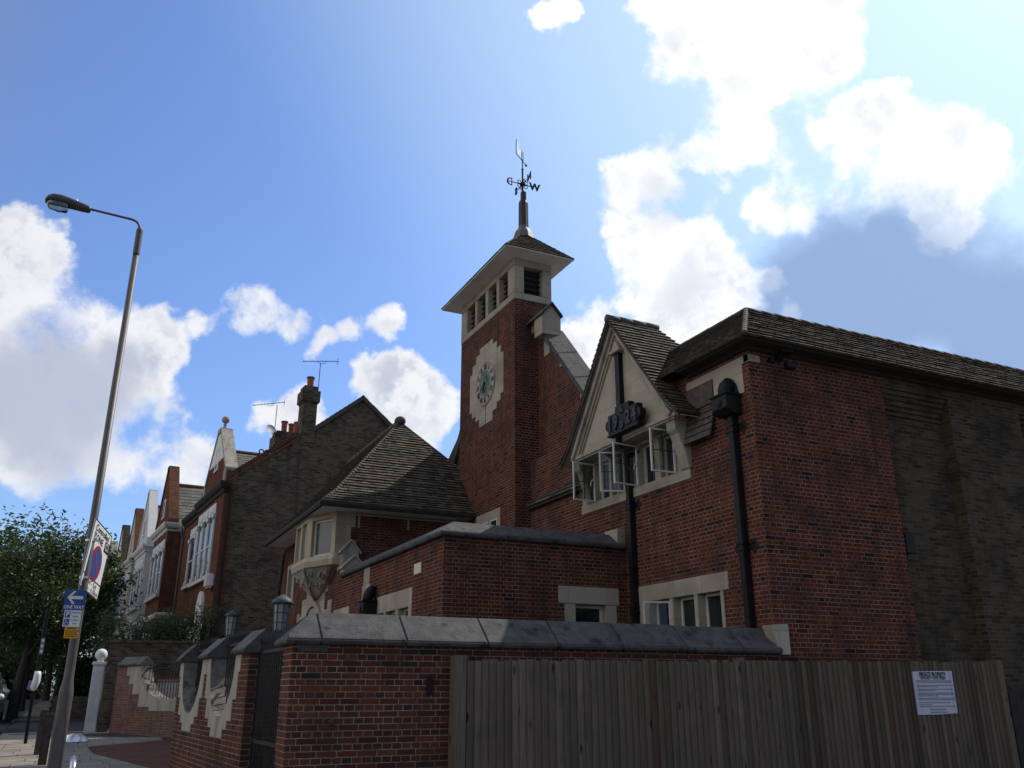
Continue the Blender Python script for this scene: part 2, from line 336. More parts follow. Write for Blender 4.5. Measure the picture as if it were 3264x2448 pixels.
M_PCRM = brick_mat('painted_cream_brick', [(0, (.55, .5, .4)), (1, (.62, .57, .46))], (.48, .44, .36), rh=.075, ms=.005, english=False, grime=.25, gcol=(.2, .18, .15))
M_ASHLAR = brick_mat('ashlar_stone', [(0, (.37, .325, .255)), (.5, (.41, .365, .29)), (1, (.44, .395, .315))], (.3, .26, .205), bw=.62, rh=.27, ms=.004, english=False, grime=.3, gcol=(.2, .175, .14), bs=.15)
def noisy(name, c1, c2, sc=4., rough=.85, c3=None, sc3=.8, a3=(.5, .7), bump=25., bs=.25, bd=.01, spec=.25, metal=0., streak=False):
    m, N, b = mat(name); p = pos(N)
    q = p
    if streak: q = N('ShaderNodeMapping', {'Vector': p, 'Scale': (1, 1, .12)}).outputs[0]
    c = N.mix(N.sstep(N.noise(q, sc, 5, .6), .32, .68), c1, c2)
    if c3: c = N.mix(N.sstep(N.noise(q, sc3, 6, .65), *a3), c, c3)
    setc(N, b, c, rough, N.noise(p, bump, 4, .6) if bs else None, bs, bd, spec, metal)
    return m
M_STONE = brick_mat('portland_stone', [(0, (.36, .32, .25)), (.5, (.41, .365, .29)), (1, (.45, .405, .33))], (.24, .21, .165), bw=.78, rh=.335, ms=.0035, english=False, grime=.5, gcol=(.16, .14, .11), bs=.12)
M_STONEW = noisy('weathered_stone', (.29, .26, .21), (.37, .335, .275), 5, c3=(.14, .13, .115), sc3=3, a3=(.48, .75), streak=True, bs=.4)
M_COPE = noisy('coping_stone', (.055, .053, .053), (.09, .086, .083), 6, c3=(.024, .024, .024), sc3=5, a3=(.52, .68), bump=40, bs=.6, bd=.015)
def tile_mat(name, stops, lich=(.22, .2, .13)):
    m, N, b = mat(name); p = pos(N)
    c = N.ramp(rnd(N), stops)
    c = N.mix(N.math('MULTIPLY', N.noise(p, 45, 4), .6), c, (.03, .027, .024))
    c = N.mix(N.math('MULTIPLY', N.sstep(N.noise(p, 5, 6, .7), .5, .7), .55), c, lich)
    setc(N, b, c, .9, N.noise(p, 80, 3), .4, .006, .2); return m
M_TILE = tile_mat('clay_roof_tile', [(0, (.04, .034, .027)), (.4, (.08, .067, .049)), (.75, (.115, .096, .068)), (1, (.17, .14, .098))])
M_SLATE = tile_mat('slate_roof', [(0, (.15, .14, .12)), (.6, (.2, .185, .155)), (1, (.25, .235, .19))], (.16, .15, .12))
M_RIDGE = noisy('ridge_tile_clay', (.16, .06, .045), (.1, .05, .04), 8)
M_RIDGED = noisy('dark_ridge_tile', (.06, .05, .045), (.1, .085, .075), 8)
M_POT = noisy('terracotta', (.33, .10, .06), (.25, .08, .05), 7, c3=(.08, .045, .035), sc3=3)
M_IRON = noisy('black_painted_iron', (.006, .006, .007), (.011, .011, .012), 8, rough=.55, bs=.15, spec=.22)
M_STONEO = noisy('warm_weathered_stone', (.34, .285, .2), (.42, .36, .265), 4, c3=(.16, .14, .11), sc3=3, a3=(.5, .75), streak=True)
M_DARK = noisy('dark_timber', (.02, .018, .017), (.035, .03, .027), 6, rough=.8)
M_WHITE = noisy('white_gloss_paint', (.52, .50, .46), (.6, .58, .54), 5, rough=.45, c3=(.4, .38, .34), sc3=2, a3=(.6, .85), bs=.08)
M_RENDER = noisy('white_stucco', (.6, .585, .56), (.68, .665, .64), 3, rough=.7, c3=(.45, .43, .4), sc3=1.2, a3=(.6, .85), streak=True, bs=.15)
M_CREAM = noisy('cream_plaster', (.55, .5, .36), (.5, .45, .33), 3)
M_LEAD = noisy('lead_sheet', (.10, .10, .105), (.15, .15, .155), 5, rough=.6, metal=.2)
M_SPIRE = noisy('dark_lead', (.035, .034, .036), (.06, .058, .06), 9, rough=.6, streak=True)
M_JAMB = noisy('shade_toned_stone', (.11, .10, .09), (.19, .175, .15), 6, c3=(.05, .047, .043), sc3=4, a3=(.45, .65), bs=.5)  # stone colour darkened to stand for shade inside the scoops
M_VERD = noisy('pale_verdigris', (.10, .15, .13), (.17, .22, .19), 14, rough=.6, c3=(.06, .06, .045), sc3=6)
M_GREY = noisy('grey_painted_steel', (.075, .066, .064), (.095, .085, .08), 9, rough=.5, c3=(.08, .07, .065), sc3=2.5, a3=(.6, .8), bs=.1, spec=.4)
M_STEEL = noisy('bare_steel', (.45, .45, .46), (.55, .55, .56), 10, rough=.25, metal=.9, bs=.05)
M_BRONZE = noisy('verdigris_bronze', (.03, .05, .044), (.06, .10, .088), 12, rough=.6, c3=(.05, .04, .03), sc3=5)
def plain(name, col, rough=.6, spec=.3, metal=0.): 
    m, N, b = mat(name); p = pos(N)
    c = N.mix(N.math('MULTIPLY', N.noise(p, 30, 3), .5), col, tuple(x*.75 for x in col)); setc(N, b, c, rough, None, spec=spec, metal=metal); return m
M_BLACK = plain('black_print', (.012, .012, .014)); M_SWHITE = plain('white_sign_face', (.72, .73, .72), .4); M_SBLUE = plain('blue_sign_face', (.022, .08, .27), .5)
M_SRED = plain('red_sign_face', (.36, .02, .035), .5); M_SYEL = plain('yellow_sign_face', (.68, .31, .012), .5); M_ARROW = plain('cream_sign_arrow', (.72, .68, .5), .5)
M_PAPER = plain('paper', (.55, .56, .66), .7); M_GINK = plain('grey_print', (.2, .2, .24)); M_PLATE = plain('cream_plate', (.6, .56, .42))
M_GOLD = plain('dull_gilt', (.35, .25, .08), .45, .4, .6)
def glass_mat(name, col, rough=.06):
    m, N, b = mat(name); p = pos(N)
    c = N.mix(N.noise(p, 2.5, 3), col, tuple(x*.3 for x in col)); setc(N, b, c, rough, N.noise(p, 3, 2), .04, .02, .5); return m
M_GLASS = glass_mat('window_glass', (.03, .034, .04)); M_CURT = glass_mat('curtained_glass', (.11, .11, .105), .2)
def clear_mat(name, tint, a=.12):
    m, N, b = mat(name); N.n.remove(b)
    tr = N('ShaderNodeBsdfTransparent', {'Color': tint+(1,)}); gl = N('ShaderNodeBsdfGlossy', {'Color': (.8, .8, .8, 1), 'Roughness': .05})
    fr = N('ShaderNodeFresnel', {'IOR': 1.45}); mx = N('ShaderNodeMixShader', {0: N.math('ADD', fr.outputs[0], a), 1: tr.outputs[0], 2: gl.outputs[0]})
    N.l.new(mx.outputs[0], [n for n in N.n if n.type == 'OUTPUT_MATERIAL'][0].inputs[0]); return m
M_CLEAR = clear_mat('clear_glass', (.82, .85, .85), .05); M_CLEAR0 = clear_mat('thin_clear_glass', (.88, .9, .9), -.02); M_LENS = clear_mat('lamp_bowl_plastic', (.75, .75, .68), .12)
def wood_mat():
    m, N, b = mat('weathered_fence_wood'); u = uv(N); r = rnd(N); p = pos(N)
    off = N('ShaderNodeCombineXYZ', {0: N.math('MULTIPLY', r, 37.), 1: N.math('MULTIPLY', r, 91.)}).outputs[0]
    q = N('ShaderNodeVectorMath', {0: u, 1: off}, operation='ADD').outputs[0]
    g = N.noise(N('ShaderNodeMapping', {'Vector': q, 'Scale': (60, 2.2, 1)}).outputs[0], 1, 5, .6)
    c = N.ramp(r, [(0, (.09, .07, .052)), (.3, (.15, .12, .092)), (.6, (.135, .105, .08)), (.88, (.2, .16, .125)), (.95, (.07, .05, .037)), (1, (.10, .065, .042))])
    c = N.mix(N.sstep(g, .4, .65), c, N.mix(.45, c, (.05, .036, .026)))
    vo = N('ShaderNodeTexVoronoi', {'Vector': N('ShaderNodeMapping', {'Vector': q, 'Scale': (5.5, 2.2, 1)}).outputs[0], 'Scale': 1.})
    c = N.mix(N.sstep(vo.outputs['Distance'], .19, .05), c, (.02, .014, .011))
    c = N.mix(N.math('MULTIPLY', N.sstep(N.noise(p, 2.2, 5, .6), .5, .75), .5), c, (.07, .075, .05))
    setc(N, b, c, .85, g, .4, .006, .2); return m
M_WOOD = wood_mat()
M_POST = noisy('dark_hardwood', (.045, .036, .03), (.075, .06, .05), 12, bs=.3)
def leaf_mat(name, stops, tr=.45):
    m, N, b = mat(name); c = N.ramp(rnd(N), stops); setc(N, b, c, .5, None, spec=.35)
    t = N('ShaderNodeBsdfTranslucent', {'Color': N.mix(.35, c, (.16, .24, .02))}); mx = N('ShaderNodeMixShader', {0: tr, 1: b.outputs[0], 2: t.outputs[0]})
    N.l.new(mx.outputs[0], [n for n in N.n if n.type == 'OUTPUT_MATERIAL'][0].inputs[0]); return m
M_LEAF = leaf_mat('street_tree_leaf', [(0, (.009, .02, .008)), (.5, (.018, .036, .013)), (1, (.04, .066, .028))], .3)
M_LEAF2 = leaf_mat('shrub_leaf', [(0, (.025, .045, .02)), (.5, (.045, .075, .04)), (1, (.09, .12, .07))])
M_HEDGE = leaf_mat('hedge_leaf', [(0, (.012, .024, .008)), (1, (.035, .06, .018))], .2)
M_BARK = noisy('bark', (.04, .033, .026), (.075, .062, .05), 14, bump=18, bs=.8, bd=.03)
M_ASPH = noisy('asphalt', (.045, .045, .048), (.06, .06, .062), 30, c3=(.035, .034, .035), sc3=.6, bump=120, bs=.5)
M_EARTH = noisy('bare_ground', (.07, .06, .05), (.1, .088, .07), 2, bump=10, bs=.5)
M_BLOCK = brick_mat('red_block_paving', [(0, (.10, .05, .04)), (1, (.17, .08, .06))], (.06, .05, .045), bw=.2, rh=.1, ms=.006, english=False)
def slab_mat():
    m, N, b = mat('paving_slabs'); u = uv(N); p = pos(N)
    bt = N('ShaderNodeTexBrick', {'Vector': u, 'Color1': (0, 0, 0, 1), 'Color2': (1, 1, 1, 1), 'Scale': 1., 'Mortar Size': .009, 'Brick Width': .75, 'Row Height': .6, 'Mortar Smooth': .1}, offset=.5, squash=.75, squash_frequency=3)
    c = N.ramp(bt.outputs['Color'], [(0, (.16, .142, .115)), (.5, (.2, .178, .147)), (1, (.235, .21, .172))])
    c = N.mix(N.sstep(N.noise(p, 3, 6, .65), .42, .72), c, (.11, .098, .08)); c = N.mix(bt.outputs['Fac'], c, (.035, .03, .026))
    setc(N, b, c, .85, N.math('ADD', N.math('MULTIPLY', bt.outputs['Fac'], -1.), N.math('MULTIPLY', N.noise(p, 50, 3), .3)), .4, .01); return m
M_SLAB = slab_mat()
M_SKIN = plain('skin', (.42, .24, .17), .5); M_SHIRT = plain('dark_cotton', (.03, .033, .045), .9); M_TROUS = plain('khaki_cloth', (.12, .10, .075), .9); M_HAIR = plain('dark_hair', (.015, .012, .01), .5)
M_CARS = plain('silver_car_paint', (.33, .33, .30), .25, .5, .5); M_CARB = plain('dark_blue_car_paint', (.012, .016, .04), .2, .5, .2); M_RUBB = plain('tyre_rubber', (.015, .015, .015), .8)
M_PLAST = noisy('thin_white_plastic', (.55, .55, .58), (.75, .75, .78), 12, rough=.2, spec=.6)
M_NWHITE = plain('white_plastic_sheet', (.72, .70, .73), .4)

class Pl:                                 # wall plane: u along, z up, d inwards
    def __init__(s, o, eu, en): s.o, s.eu, s.en, s.ez = V(o), V(eu).normalized(), V(en).normalized(), V((0, 0, 1))
    def __call__(s, u, z, d=0.): return s.o+s.eu*u+s.ez*z+s.en*d
    def box(s, mb, u0, u1, z0, z1, d0, d1, rnd=0.): mb.ob(s(u0, z0, d0), s.eu*(u1-u0), s.ez*(z1-z0), s.en*(d1-d0), rnd)
    def prism(s, mb, pts, d0, d1): mb.prism([s(u, z, d0) for u, z in pts], s.en*(d1-d0))
def px(x): return Pl((x, 0, 0), (0, 1, 0), (1, 0, 0))      # facade facing -X, u = world y
def py(y): return Pl((0, y, 0), (1, 0, 0), (0, 1, 0))      # facade facing -Y, u = world x
def light(win, P, u0, u1, z0, z1, rec=.13, fr=.035, glass=None, fm=None, bars=(0, 0), pane=True, bt=.012):
    b = MB(); P.box(b, u0, u0+fr, z0, z1, rec, rec+.05); P.box(b, u1-fr, u1, z0, z1, rec, rec+.05)
    P.box(b, u0+fr, u1-fr, z1-fr, z1, rec, rec+.05); P.box(b, u0+fr, u1-fr, z0, z0+fr, rec, rec+.05)
    k = MB()
    for i in range(bars[0]): u = u0+(u1-u0)*(i+1)/(bars[0]+1); P.box(k, u-bt/2, u+bt/2, z0+fr, z1-fr, rec+.012, rec+.034)
    for i in range(bars[1]): z = z0+(z1-z0)*(i+1)/(bars[1]+1); P.box(k, u0+fr, u1-fr, z-bt/2, z+bt/2, rec+.013, rec+.033)
    b.build('frame', fm or M_WHITE, win)
    if bars != (0, 0): k.build('leading', M_DARK, win)
    if pane:
        g = MB(); P.box(g, u0+fr, u1-fr, z0+fr, z1-fr, rec+.024, rec+.030); g.build('pane', glass or M_GLASS, win)

# ================================================================== SCHOOL
school = thing('school_building', 'red brick school with slim clock tower, pale stone gable and tiled roofs', 'school', (9.04, 13.9, 0))
XM, YM, XA, YA, XT, YT, YT2 = 9.04, 10.1, 5.4, 13.93, 8.64, 17.83, 21.30

# --- hall, front and side walls
PF = px(XM)
L4 = [(14.40, 14.88), (13.80, 14.30), (12.83, 13.32), (12.15, 12.65)]
LOW = [(12.60, 13.22), (11.92, 12.50), (11.24, 11.82)]
w = MB()
holes = [(11.76, 15.45, 4.95, 6.02), (11.02, 13.53, 1.3, 3.31)]
grid_wall(w, PF, (YM, YT+.4), (-.3, 6.62), holes, .25)
grid_wall(w, lambda u, z, d: (u, YM+d, z), (XM, 11.97), (-.3, 6.8), [], 0)
w.poly([(XM, YM, 6.62), (XM, 15.3, 6.62), (XM, 15.3, 6.8), (XM, YM, 6.8)])
w.build('hall_wall', M_BRICK, school, recalc=False)
w = MB()                                  # brown stock brick of the side, with sunk panels
for x0, x1, dep in ((11.97, 13.6, .22), (13.6, 15.54, 0), (15.54, 17.2, .3), (17.2, 19.2, 0), (19.2, 20.9, .3), (20.9, 30, 0)):
    grid_wall(w, lambda u, z, d: (u, YM+dep+d, z), (x0, x1), (-.3, 6.1 if dep else 6.8), [])
    if dep:
        for xx in (x0, x1): w.poly([(xx, YM, -.3), (xx, YM+dep+.02, -.3), (xx, YM+dep+.02, 6.65), (xx, YM, 6.65)])
        for k in range(6):                # corbelled courses closing the panel
            z = 6.1+k*.0834; d = dep*(1-(k+1)/6)
            w.box(x0+.002, x1-.002, YM+d+.002, YM+dep+.05, z, z+.0834)
        grid_wall(w, lambda u, z, d: (u, YM+.003, z), (x0, x1), (6.6, 6.8), [])
w.build('side_wall', M_YARD, school)
v = MB(); v.box(11.99, 12.19, YM-.012, YM+.25, 3.66, 3.97); v.build('air_vent', M_IRON, school)
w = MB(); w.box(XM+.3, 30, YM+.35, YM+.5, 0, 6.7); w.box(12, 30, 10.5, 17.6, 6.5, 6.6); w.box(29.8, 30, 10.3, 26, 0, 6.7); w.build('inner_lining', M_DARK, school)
# high stone band round the corner
s = MB()
for y0, y1, z0, z1 in ((10.99, 11.72, 6.50, 6.635), (10.62, 10.99, 6.14, 6.635), (10.25, 10.62, 6.03, 6.635), (10.085, 10.25, 6.51, 6.635)): PF.box(s, y0, y1, z0, z1, -.012, .1)
s.box(XM-.012, 9.27, YM-.012, YM+.1, 6.518, 6.633); s.build('stone_band', M_STONE, school)
# stone window of the gable
s = MB(); PF.box(s, 11.76, 15.45, 4.95, 5.13, -.03, .26); PF.box(s, 11.76, 15.45, 5.90, 6.02, -.005, .26)
ed = [11.76]+[q for L in reversed(L4) for q in L]+[15.45]
for a, b in zip(ed[0::2], ed[1::2]): PF.box(s, a, b, 5.13, 5.90, 0., .26)
win = s.build('gable_window', M_STONE, school, bevel=.008)
for i, (a, b) in enumerate(L4):           # all four casements stand open; dark room behind
    fb = MB(); PF.box(fb, a, a+.03, 5.13, 5.9, .12, .17); PF.box(fb, b-.03, b, 5.13, 5.9, .12, .17); PF.box(fb, a+.03, b-.03, 5.87, 5.9, .12, .17); PF.box(fb, a+.03, b-.03, 5.13, 5.16, .12, .17)
    fb.build('frame', M_WHITE, win)
    g = MB(); PF.box(g, a+.03, b-.03, 5.16, 5.87, .16, .166); g.build('pane', M_GLASS, win)
for (hy, ang, wd) in ((14.88, 92, .52), (13.80, 66, .48), (13.32, 97, .58), (12.15, 88, .50)):
    h = V((XM-.02, hy, 0)); dv = V((-math.sin(R(ang)), math.cos(R(ang)), 0)); nv = V((dv.y, -dv.x, 0))
    Q = Pl(h, dv, nv); f = MB(); z0, z1 = 5.12, 5.90
    for a, b in ((0, .028), (wd-.028, wd)): Q.box(f, a, b, z0, z1, 0, .03)
    for a, b in ((z0, z0+.028), (z1-.028, z1)): Q.box(f, .028, wd-.028, a, b, 0, .03)
    cas = f.build('open_casement', M_WHITE, win); f = MB()
    Q.box(f, wd/2-.006, wd/2+.006, z0+.028, z1-.028, .01, .025); Q.box(f, .028, wd-.028, (z0+z1)/2-.006, (z0+z1)/2+.006, .011, .024); f.build('leading', M_DARK, win)
    g = MB(); Q.box(g, .035, wd-.035, z0+.035, z1-.035, .015, .019); g.build('pane', M_CLEAR, win)
    if ang > 90: g = MB(); g.tube([Q(.06, z0+.42, -.01), Q(.1, z0+.44, -.05), Q(.14, z0+.36, -.05), Q(.15, z0+.3, -.045)], .011, 6); g.build('handle', M_WHITE, win)
# jettied stone gable
PG = px(8.74); GC = 13.42; s = MB()
PG.prism(s, [(11.68, 6.05), (15.16, 6.05), (GC, 8.42)], 0, .32); s.build('gable_stone', M_ASHLAR, school)
s = MB()
for sg in (-1, 1):
    for off, wd, d in ((.0, .09, -.13), (.09, .07, -.07), (.16, .05, -.035)):
        e = V((0, sg*1.74, -2.37)).normalized(); nn = V((0, -sg*2.37, -1.74)).normalized()
        if nn.z > 0: nn = -nn
        a = V((8.74+d, GC, 8.42))+nn*off-V((0, 0, .0)); a2 = V((8.74+d, GC+sg*1.74, 6.05))+nn*off
        s.ob(a, a2-a, nn*wd, (-d+.02, 0, 0))
s.box(8.66, 8.9, 11.6, 15.24, 5.985, 6.055); s.box(8.69, 9.05, 11.68, 15.16, 5.95, 5.99)
s.build('gable_moulding', M_STONEW, school, bevel=.006)
s = MB()                                  # corbels under the gable ends
for y0, y1 in ((11.72, 11.98), (15.0, 15.22)):
    s = MB(); s.prism([(8.72, y0, 5.98), (9.05, y0, 5.98), (9.05, y0, 5.13), (8.985, y0, 5.13), (8.94, y0, 5.3), (8.80, y0, 5.72), (8.74, y0, 5.78)], (0, y1-y0, 0)); s.build('corbel', M_STONEW, school, bevel=.012)
PG2 = px(8.66); st = MB(); PG2.box(st, 13.26, 13.40, 6.5, 7.72, -.02, .08); st.build('overflow_pipe', M_IRON, school)
hd = MB(); hd.box(8.58, 8.76, 13.14, 13.52, 7.72, 7.79); hd.prism([(8.62, 13.2, 7.79), (8.62, 13.46, 7.79), (8.62, 13.38, 7.96), (8.62, 13.28, 7.96)], (.14, 0, 0)); hd.build('pipe_hood', M_STONE, school, bevel=.01)
# roofs of the gable
t = MB()
RX0, RX1, ZR = 8.52, 9.66, 8.47
for sg in (-1, 1):
    ye, ze = GC+sg*1.72, 6.27; yk, zk = GC+sg*2.06, 5.97
    tile_roof(t, [(RX0, GC, ZR), (RX1, GC, ZR), (RX1+1.4, ye, ze), (RX0, ye, ze)], .11, .165, th=.02, seed=3+sg, slip=.04, jit=.01)
    tile_roof(t, [(RX0, ye, ze), (RX1+.2, ye, ze), (RX1+.2, yk, zk), (RX0, yk, zk)], .115, .18, th=.02, seed=13+sg)
tile_roof(t, [(RX1, GC, ZR), (RX1+1.4, GC-1.72, 6.27), (RX1+1.4, GC+1.72, 6.27)], .1, .17, seed=9)
rf = t.build('gable_roof', M_TILE, school, recalc=False)
b = MB(); bs_ = MB()
for sg in (-1, 1):
    b.ob((RX0+.02, GC, ZR-.035), (0, sg*1.72, -2.2), (0, 0, -.05), (.04, 0, 0)); b.ob((RX0+.02, GC+sg*1.72, ZR-2.235), (0, sg*.34, -.3), (0, 0, -.05), (.04, 0, 0))
    bs_.poly([(RX0, GC, ZR-.06), (9.1, GC, ZR-.06), (9.1, GC+sg*1.72, ZR-2.26), (RX0, GC+sg*1.72, ZR-2.26)]); bs_.poly([(RX0, GC+sg*1.72, ZR-2.26), (9.2, GC+sg*1.72, ZR-2.26), (9.2, GC+sg*2.06, ZR-2.56), (RX0, GC+sg*2.06, ZR-2.56)])
b.build('verge', M_RIDGED, school); bs_.build('verge_soffit', M_STONEW, school)
b = MB(); ridge(b, (RX0-.01, GC, ZR+.0), (RX1+.05, GC, ZR+.0), .085, .28); b.build('ridge_tiles', M_RIDGED, school, smooth=True)
# hall roof: low truncated slope with hip at the corner
t = MB()
E0, EI, ZE, ZT = 8.70, 9.57, 6.79, 7.71; EY, EYI = 9.75, 10.62
tile_roof(t, [(E0, EY, ZE), (30, EY, ZE), (30, EYI, ZT), (EI, EYI, ZT)], .11, .17, seed=21, jit=.011, th=.02, slip=.02)
tile_roof(t, [(E0, EY, ZE), (E0, 12.4, ZE), (EI, 13.6, ZT), (EI, EYI, ZT)], .11, .17, seed=22, th=.018)
t.build('hall_roof', M_TILE, school, recalc=False)
b = MB(); b.box(EI, 30, EYI, 17.6, ZT-.12, ZT-.02); b.build('flat_roof', M_LEAD, school)
b = MB(); ridge(b, (EI, EYI, ZT), (30, EYI, ZT), .06, .3); ridge(b, (EI, EYI, ZT), (EI, 13.6, ZT), .06, .3); ridge(b, (E0, EY, ZE+.02), (EI, EYI, ZT+.01), .045, .12); b.build('ridge_tiles', M_RIDGED, school, smooth=True)
b = MB(); prf = [(0, 6.70), (.05, 6.71), (.08, 6.745), (.28, 6.755), (.32, 6.79), (0, 6.795)]
coping(b, [(30, YM), (XM, YM), (XM, 11.62)], prf, side=1 if True else -1); b.build('eaves_gutter', M_DARK, school)
# great gable wall behind, with raking stone coping
XG = 9.27; s = MB()
rk = lambda y: 9.56-1.16*(16.68-y)
PGg = px(XG); fr = lambda y: 9.51+1.145*(y-17)
PGg.prism(s, [(13.6, 5.5), (YT+.2, 5.5), (YT+.2, 10.05), (17.3, fr(17.3)-.08), (13.6, fr(13.6)-.08)], 0, .33)
s.build('great_gable', M_BRICK, school); s = MB(); PGg.prism(s, [(21.2, 5.5), (27.5, 5.5), (27.5, 5.6), (22.2, 9.1), (21.2, 9.8)], 0, .4); s.build('great_gable', M_BRICK, school)
c = MB()
def rake(y0, y1, f, x0=XG-.09, x1=XG+.42, n=6):
    for i in range(n):
        a, b_ = y0+(y1-y0)*i/n, y0+(y1-y0)*(i+.985)/n
        xm = (x0+x1)/2
        c.prism([(x0, a, f(a)-.36), (x0-.02, a, f(a)-.04), (x0+.05, a, f(a)+.03), (xm, a, f(a)+.12), (x1, a, f(a)), (x1, a, f(a)-.36)], (0, b_-a, f(b_)-f(a)), random.random())
for i in range(5):
    a, b_ = 13.6+.72*i, 13.6+.72*(i+.99); x0, x1 = 9.08, 9.63; dz = random.uniform(-.006, .006)
    c.prism([(x0, a, fr(a)-.17+dz), (x0, a, fr(a)+dz), (x1, a, fr(a)+.12+dz), (x1, a, fr(a)-.17+dz)], (0, b_-a, fr(b_)-fr(a)), random.random())
c.build('raking_coping', M_COPE, school, bevel=.01); c = MB(); rake(22.3, 27.4, lambda y: 8.86-1.28*(y-22.5))
c.build('raking_coping', M_COPE, school, bevel=.01)
k = MB(); k.prism([(8.99, 17.04, 9.62), (9.50, 17.04, 9.62), (9.50, 17.04, 10.10), (9.24, 17.04, 10.40), (8.99, 17.04, 10.10)], (0, .42, 0)); k.prism([(9.10, 17.46, 9.9), (9.50, 17.46, 9.9), (9.50, 17.46, 10.14), (9.26, 17.46, 10.38), (9.10, 17.46, 10.2)], (0, .38, 0)); k.build('kneeler', M_STONE, school, bevel=.01)
lo = lambda y: 9.77-1.14*(17.32-y)
k = MB(); k.prism([(XG-.012, 17.2, 9.2), (XG-.012, 17.48, 9.2), (XG-.012, 17.48, 9.9), (XG-.012, 17.2, 9.7)], (.05, 0, 0)); k.build('kneeler', M_STONE, school)
for y0 in (16.7, 15.8):
    k = MB(); k.prism([(XG-.012, y0, lo(y0)-.0), (XG-.012, y0, lo(y0)-.40), (XG-.012, y0-.33, lo(y0-.33)-.02)], (.05, 0, 0)); k.build('kneeler', M_STONE, school)
k = MB()
for sg in (-1, 1): k.prism([(9.24, 16.97, 10.47), (9.24, 16.97, 10.40), (9.24+sg*.29, 16.97, 10.09), (9.24+sg*.29, 16.97, 10.15)], (0, .86, 0))
k.build('cap_stone', M_COPE, school, bevel=.01)
t = MB(); tile_roof(t, [(8.93, 15.3, 5.53), (8.93, YT-.01, 5.53), (XG-.005, YT-.01, 6.08), (XG-.005, 15.3, 6.08)], .1, .17, seed=31); t.build('weathering_tiles', M_TILE, school, recalc=False)
t = MB(); tile_roof(t, [(8.9, 11.0, 5.5), (8.9, 11.72, 5.5), (9.03, 11.72, 6.02), (9.03, 11.0, 6.02)], .12, .18, seed=32); t.build('weathering_tiles', M_RIDGED, school, recalc=False)
t = MB(); t.box(9.02, 9.05, 11.02, 11.7, 6.1, 6.49); t.build('dark_panel', M_RIDGED, school)  # thin dark panel on the hall front, above the small tile patch
b = MB(); b.box(8.95, 9.04, 15.3, YT-.005, 5.47, 5.53); b.build('tile_fillet', M_DARK, school)
# main hall roof behind the great gable
t = MB()
t.poly([(9.6, 13.0, 3.9), (30, 13.0, 3.9), (30, 17.3, 8.8), (9.6, 17.3, 8.8)]); t.poly([(9.6, 17.3, 8.8), (30, 17.3, 8.8), (30, 21.9, 8.6), (9.6, 21.9, 8.6)]); t.poly([(9.6, 21.9, 8.6), (30, 21.9, 8.6), (30, 27.5, 3.0), (9.6, 27.5, 3.0)])
t.build('main_roof', M_TILE, school)

# --- clock tower
s = MB(); s.box(XT, 9.67, YT, YT2, -.3, 10.79)
PT = px(XT); tower = s.build('tower', M_BRICK, school)
s = MB()                                  # belfry of stone posts
s.box(XT-.015, 9.685, YT-.015, YT2+.015, 10.79, 10.97); s.box(XT-.012, 9.682, YT-.012, YT2+.012, 11.72, 11.93)
ys = [YT-.012, 18.22, 18.73, 18.91, 19.43, 19.62, 20.16, 20.33, 20.88, YT2+.012]
for i in range(0, 10, 2):
    dd = .26
    s.box(XT-.012, XT+dd, ys[i], ys[i+1], 10.97, 11.72); s.box(9.682-dd, 9.682, ys[i], ys[i+1], 10.97, 11.72)
s.box(8.9, 9.42, YT2-.2, YT2+.012, 10.97, 11.72)
s.build('belfry', M_STONE, school, bevel=.012)
lv = MB()
for i in range(5):
    z = 11.0+i*.15
    lv.ob((XT+.10, 18.2, z), (0, 2.72, 0), (.15, 0, .11), (.012, 0, -.016)); lv.ob((8.86, YT+.10, z), (.60, 0, 0), (0, .16, .115), (0, .012, -.016))
lv.box(XT+.3, 9.4, 18.0, 21.1, 10.9, 11.75); lv.build('louvres', M_DARK, school)
ex0, ex1, ey0, ey1, ze = 8.20, 10.12, 17.40, 21.79, 11.99; zr = 13.0
so_ = MB()
inn = [(XT-.02, YT-.02), (9.69, YT-.02), (9.69, YT2+.02), (XT-.02, YT2+.02)]; outr = [(ex0, ey0), (ex1, ey0), (ex1, ey1), (ex0, ey1)]
for i in range(4):
    a, b_ = inn[i], inn[(i+1) % 4]; d, e = outr[(i+1) % 4], outr[i]
    so_.prism([(a[0], a[1], 11.91), (b_[0], b_[1], 11.91), (d[0], d[1], ze-.02), (e[0], e[1], ze-.02)], (0, 0, .03))
so_.build('soffit', M_RENDER, school)
t = MB(); xr = (ex0+ex1)/2; rA, rB = 18.36, 20.83
tile_roof(t, [(ex0, ey0, ze), (ex1, ey0, ze), (xr, rA, zr)], .13, .19, th=.02, seed=41, slip=.04); tile_roof(t, [(ex0, ey1, ze), (ex1, ey1, ze), (xr, rB, zr)], .13, .19, th=.02, seed=42)
tile_roof(t, [(ex0, ey0, ze), (ex0, ey1, ze), (xr, rB, zr), (xr, rA, zr)], .13, .19, th=.02, seed=43); tile_roof(t, [(ex1, ey0, ze), (ex1, ey1, ze), (xr, rB, zr), (xr, rA, zr)], .13, .19, th=.02, seed=44)
t.build('tower_roof', M_TILE, school, recalc=False)
b = MB(); ridge(b, (xr, rA, zr), (xr, rB, zr), .07)
for p, q in (((ex0, ey0, ze), (xr, rA, zr)), ((ex1, ey0, ze), (xr, rA, zr)), ((ex0, ey1, ze), (xr, rB, zr)), ((ex1, ey1, ze), (xr, rB, zr))): ridge(b, p, V(p)+(V(q)-V(p))*.86, .035, .12, 6)
b.build('hip_tiles', M_RIDGED, school)
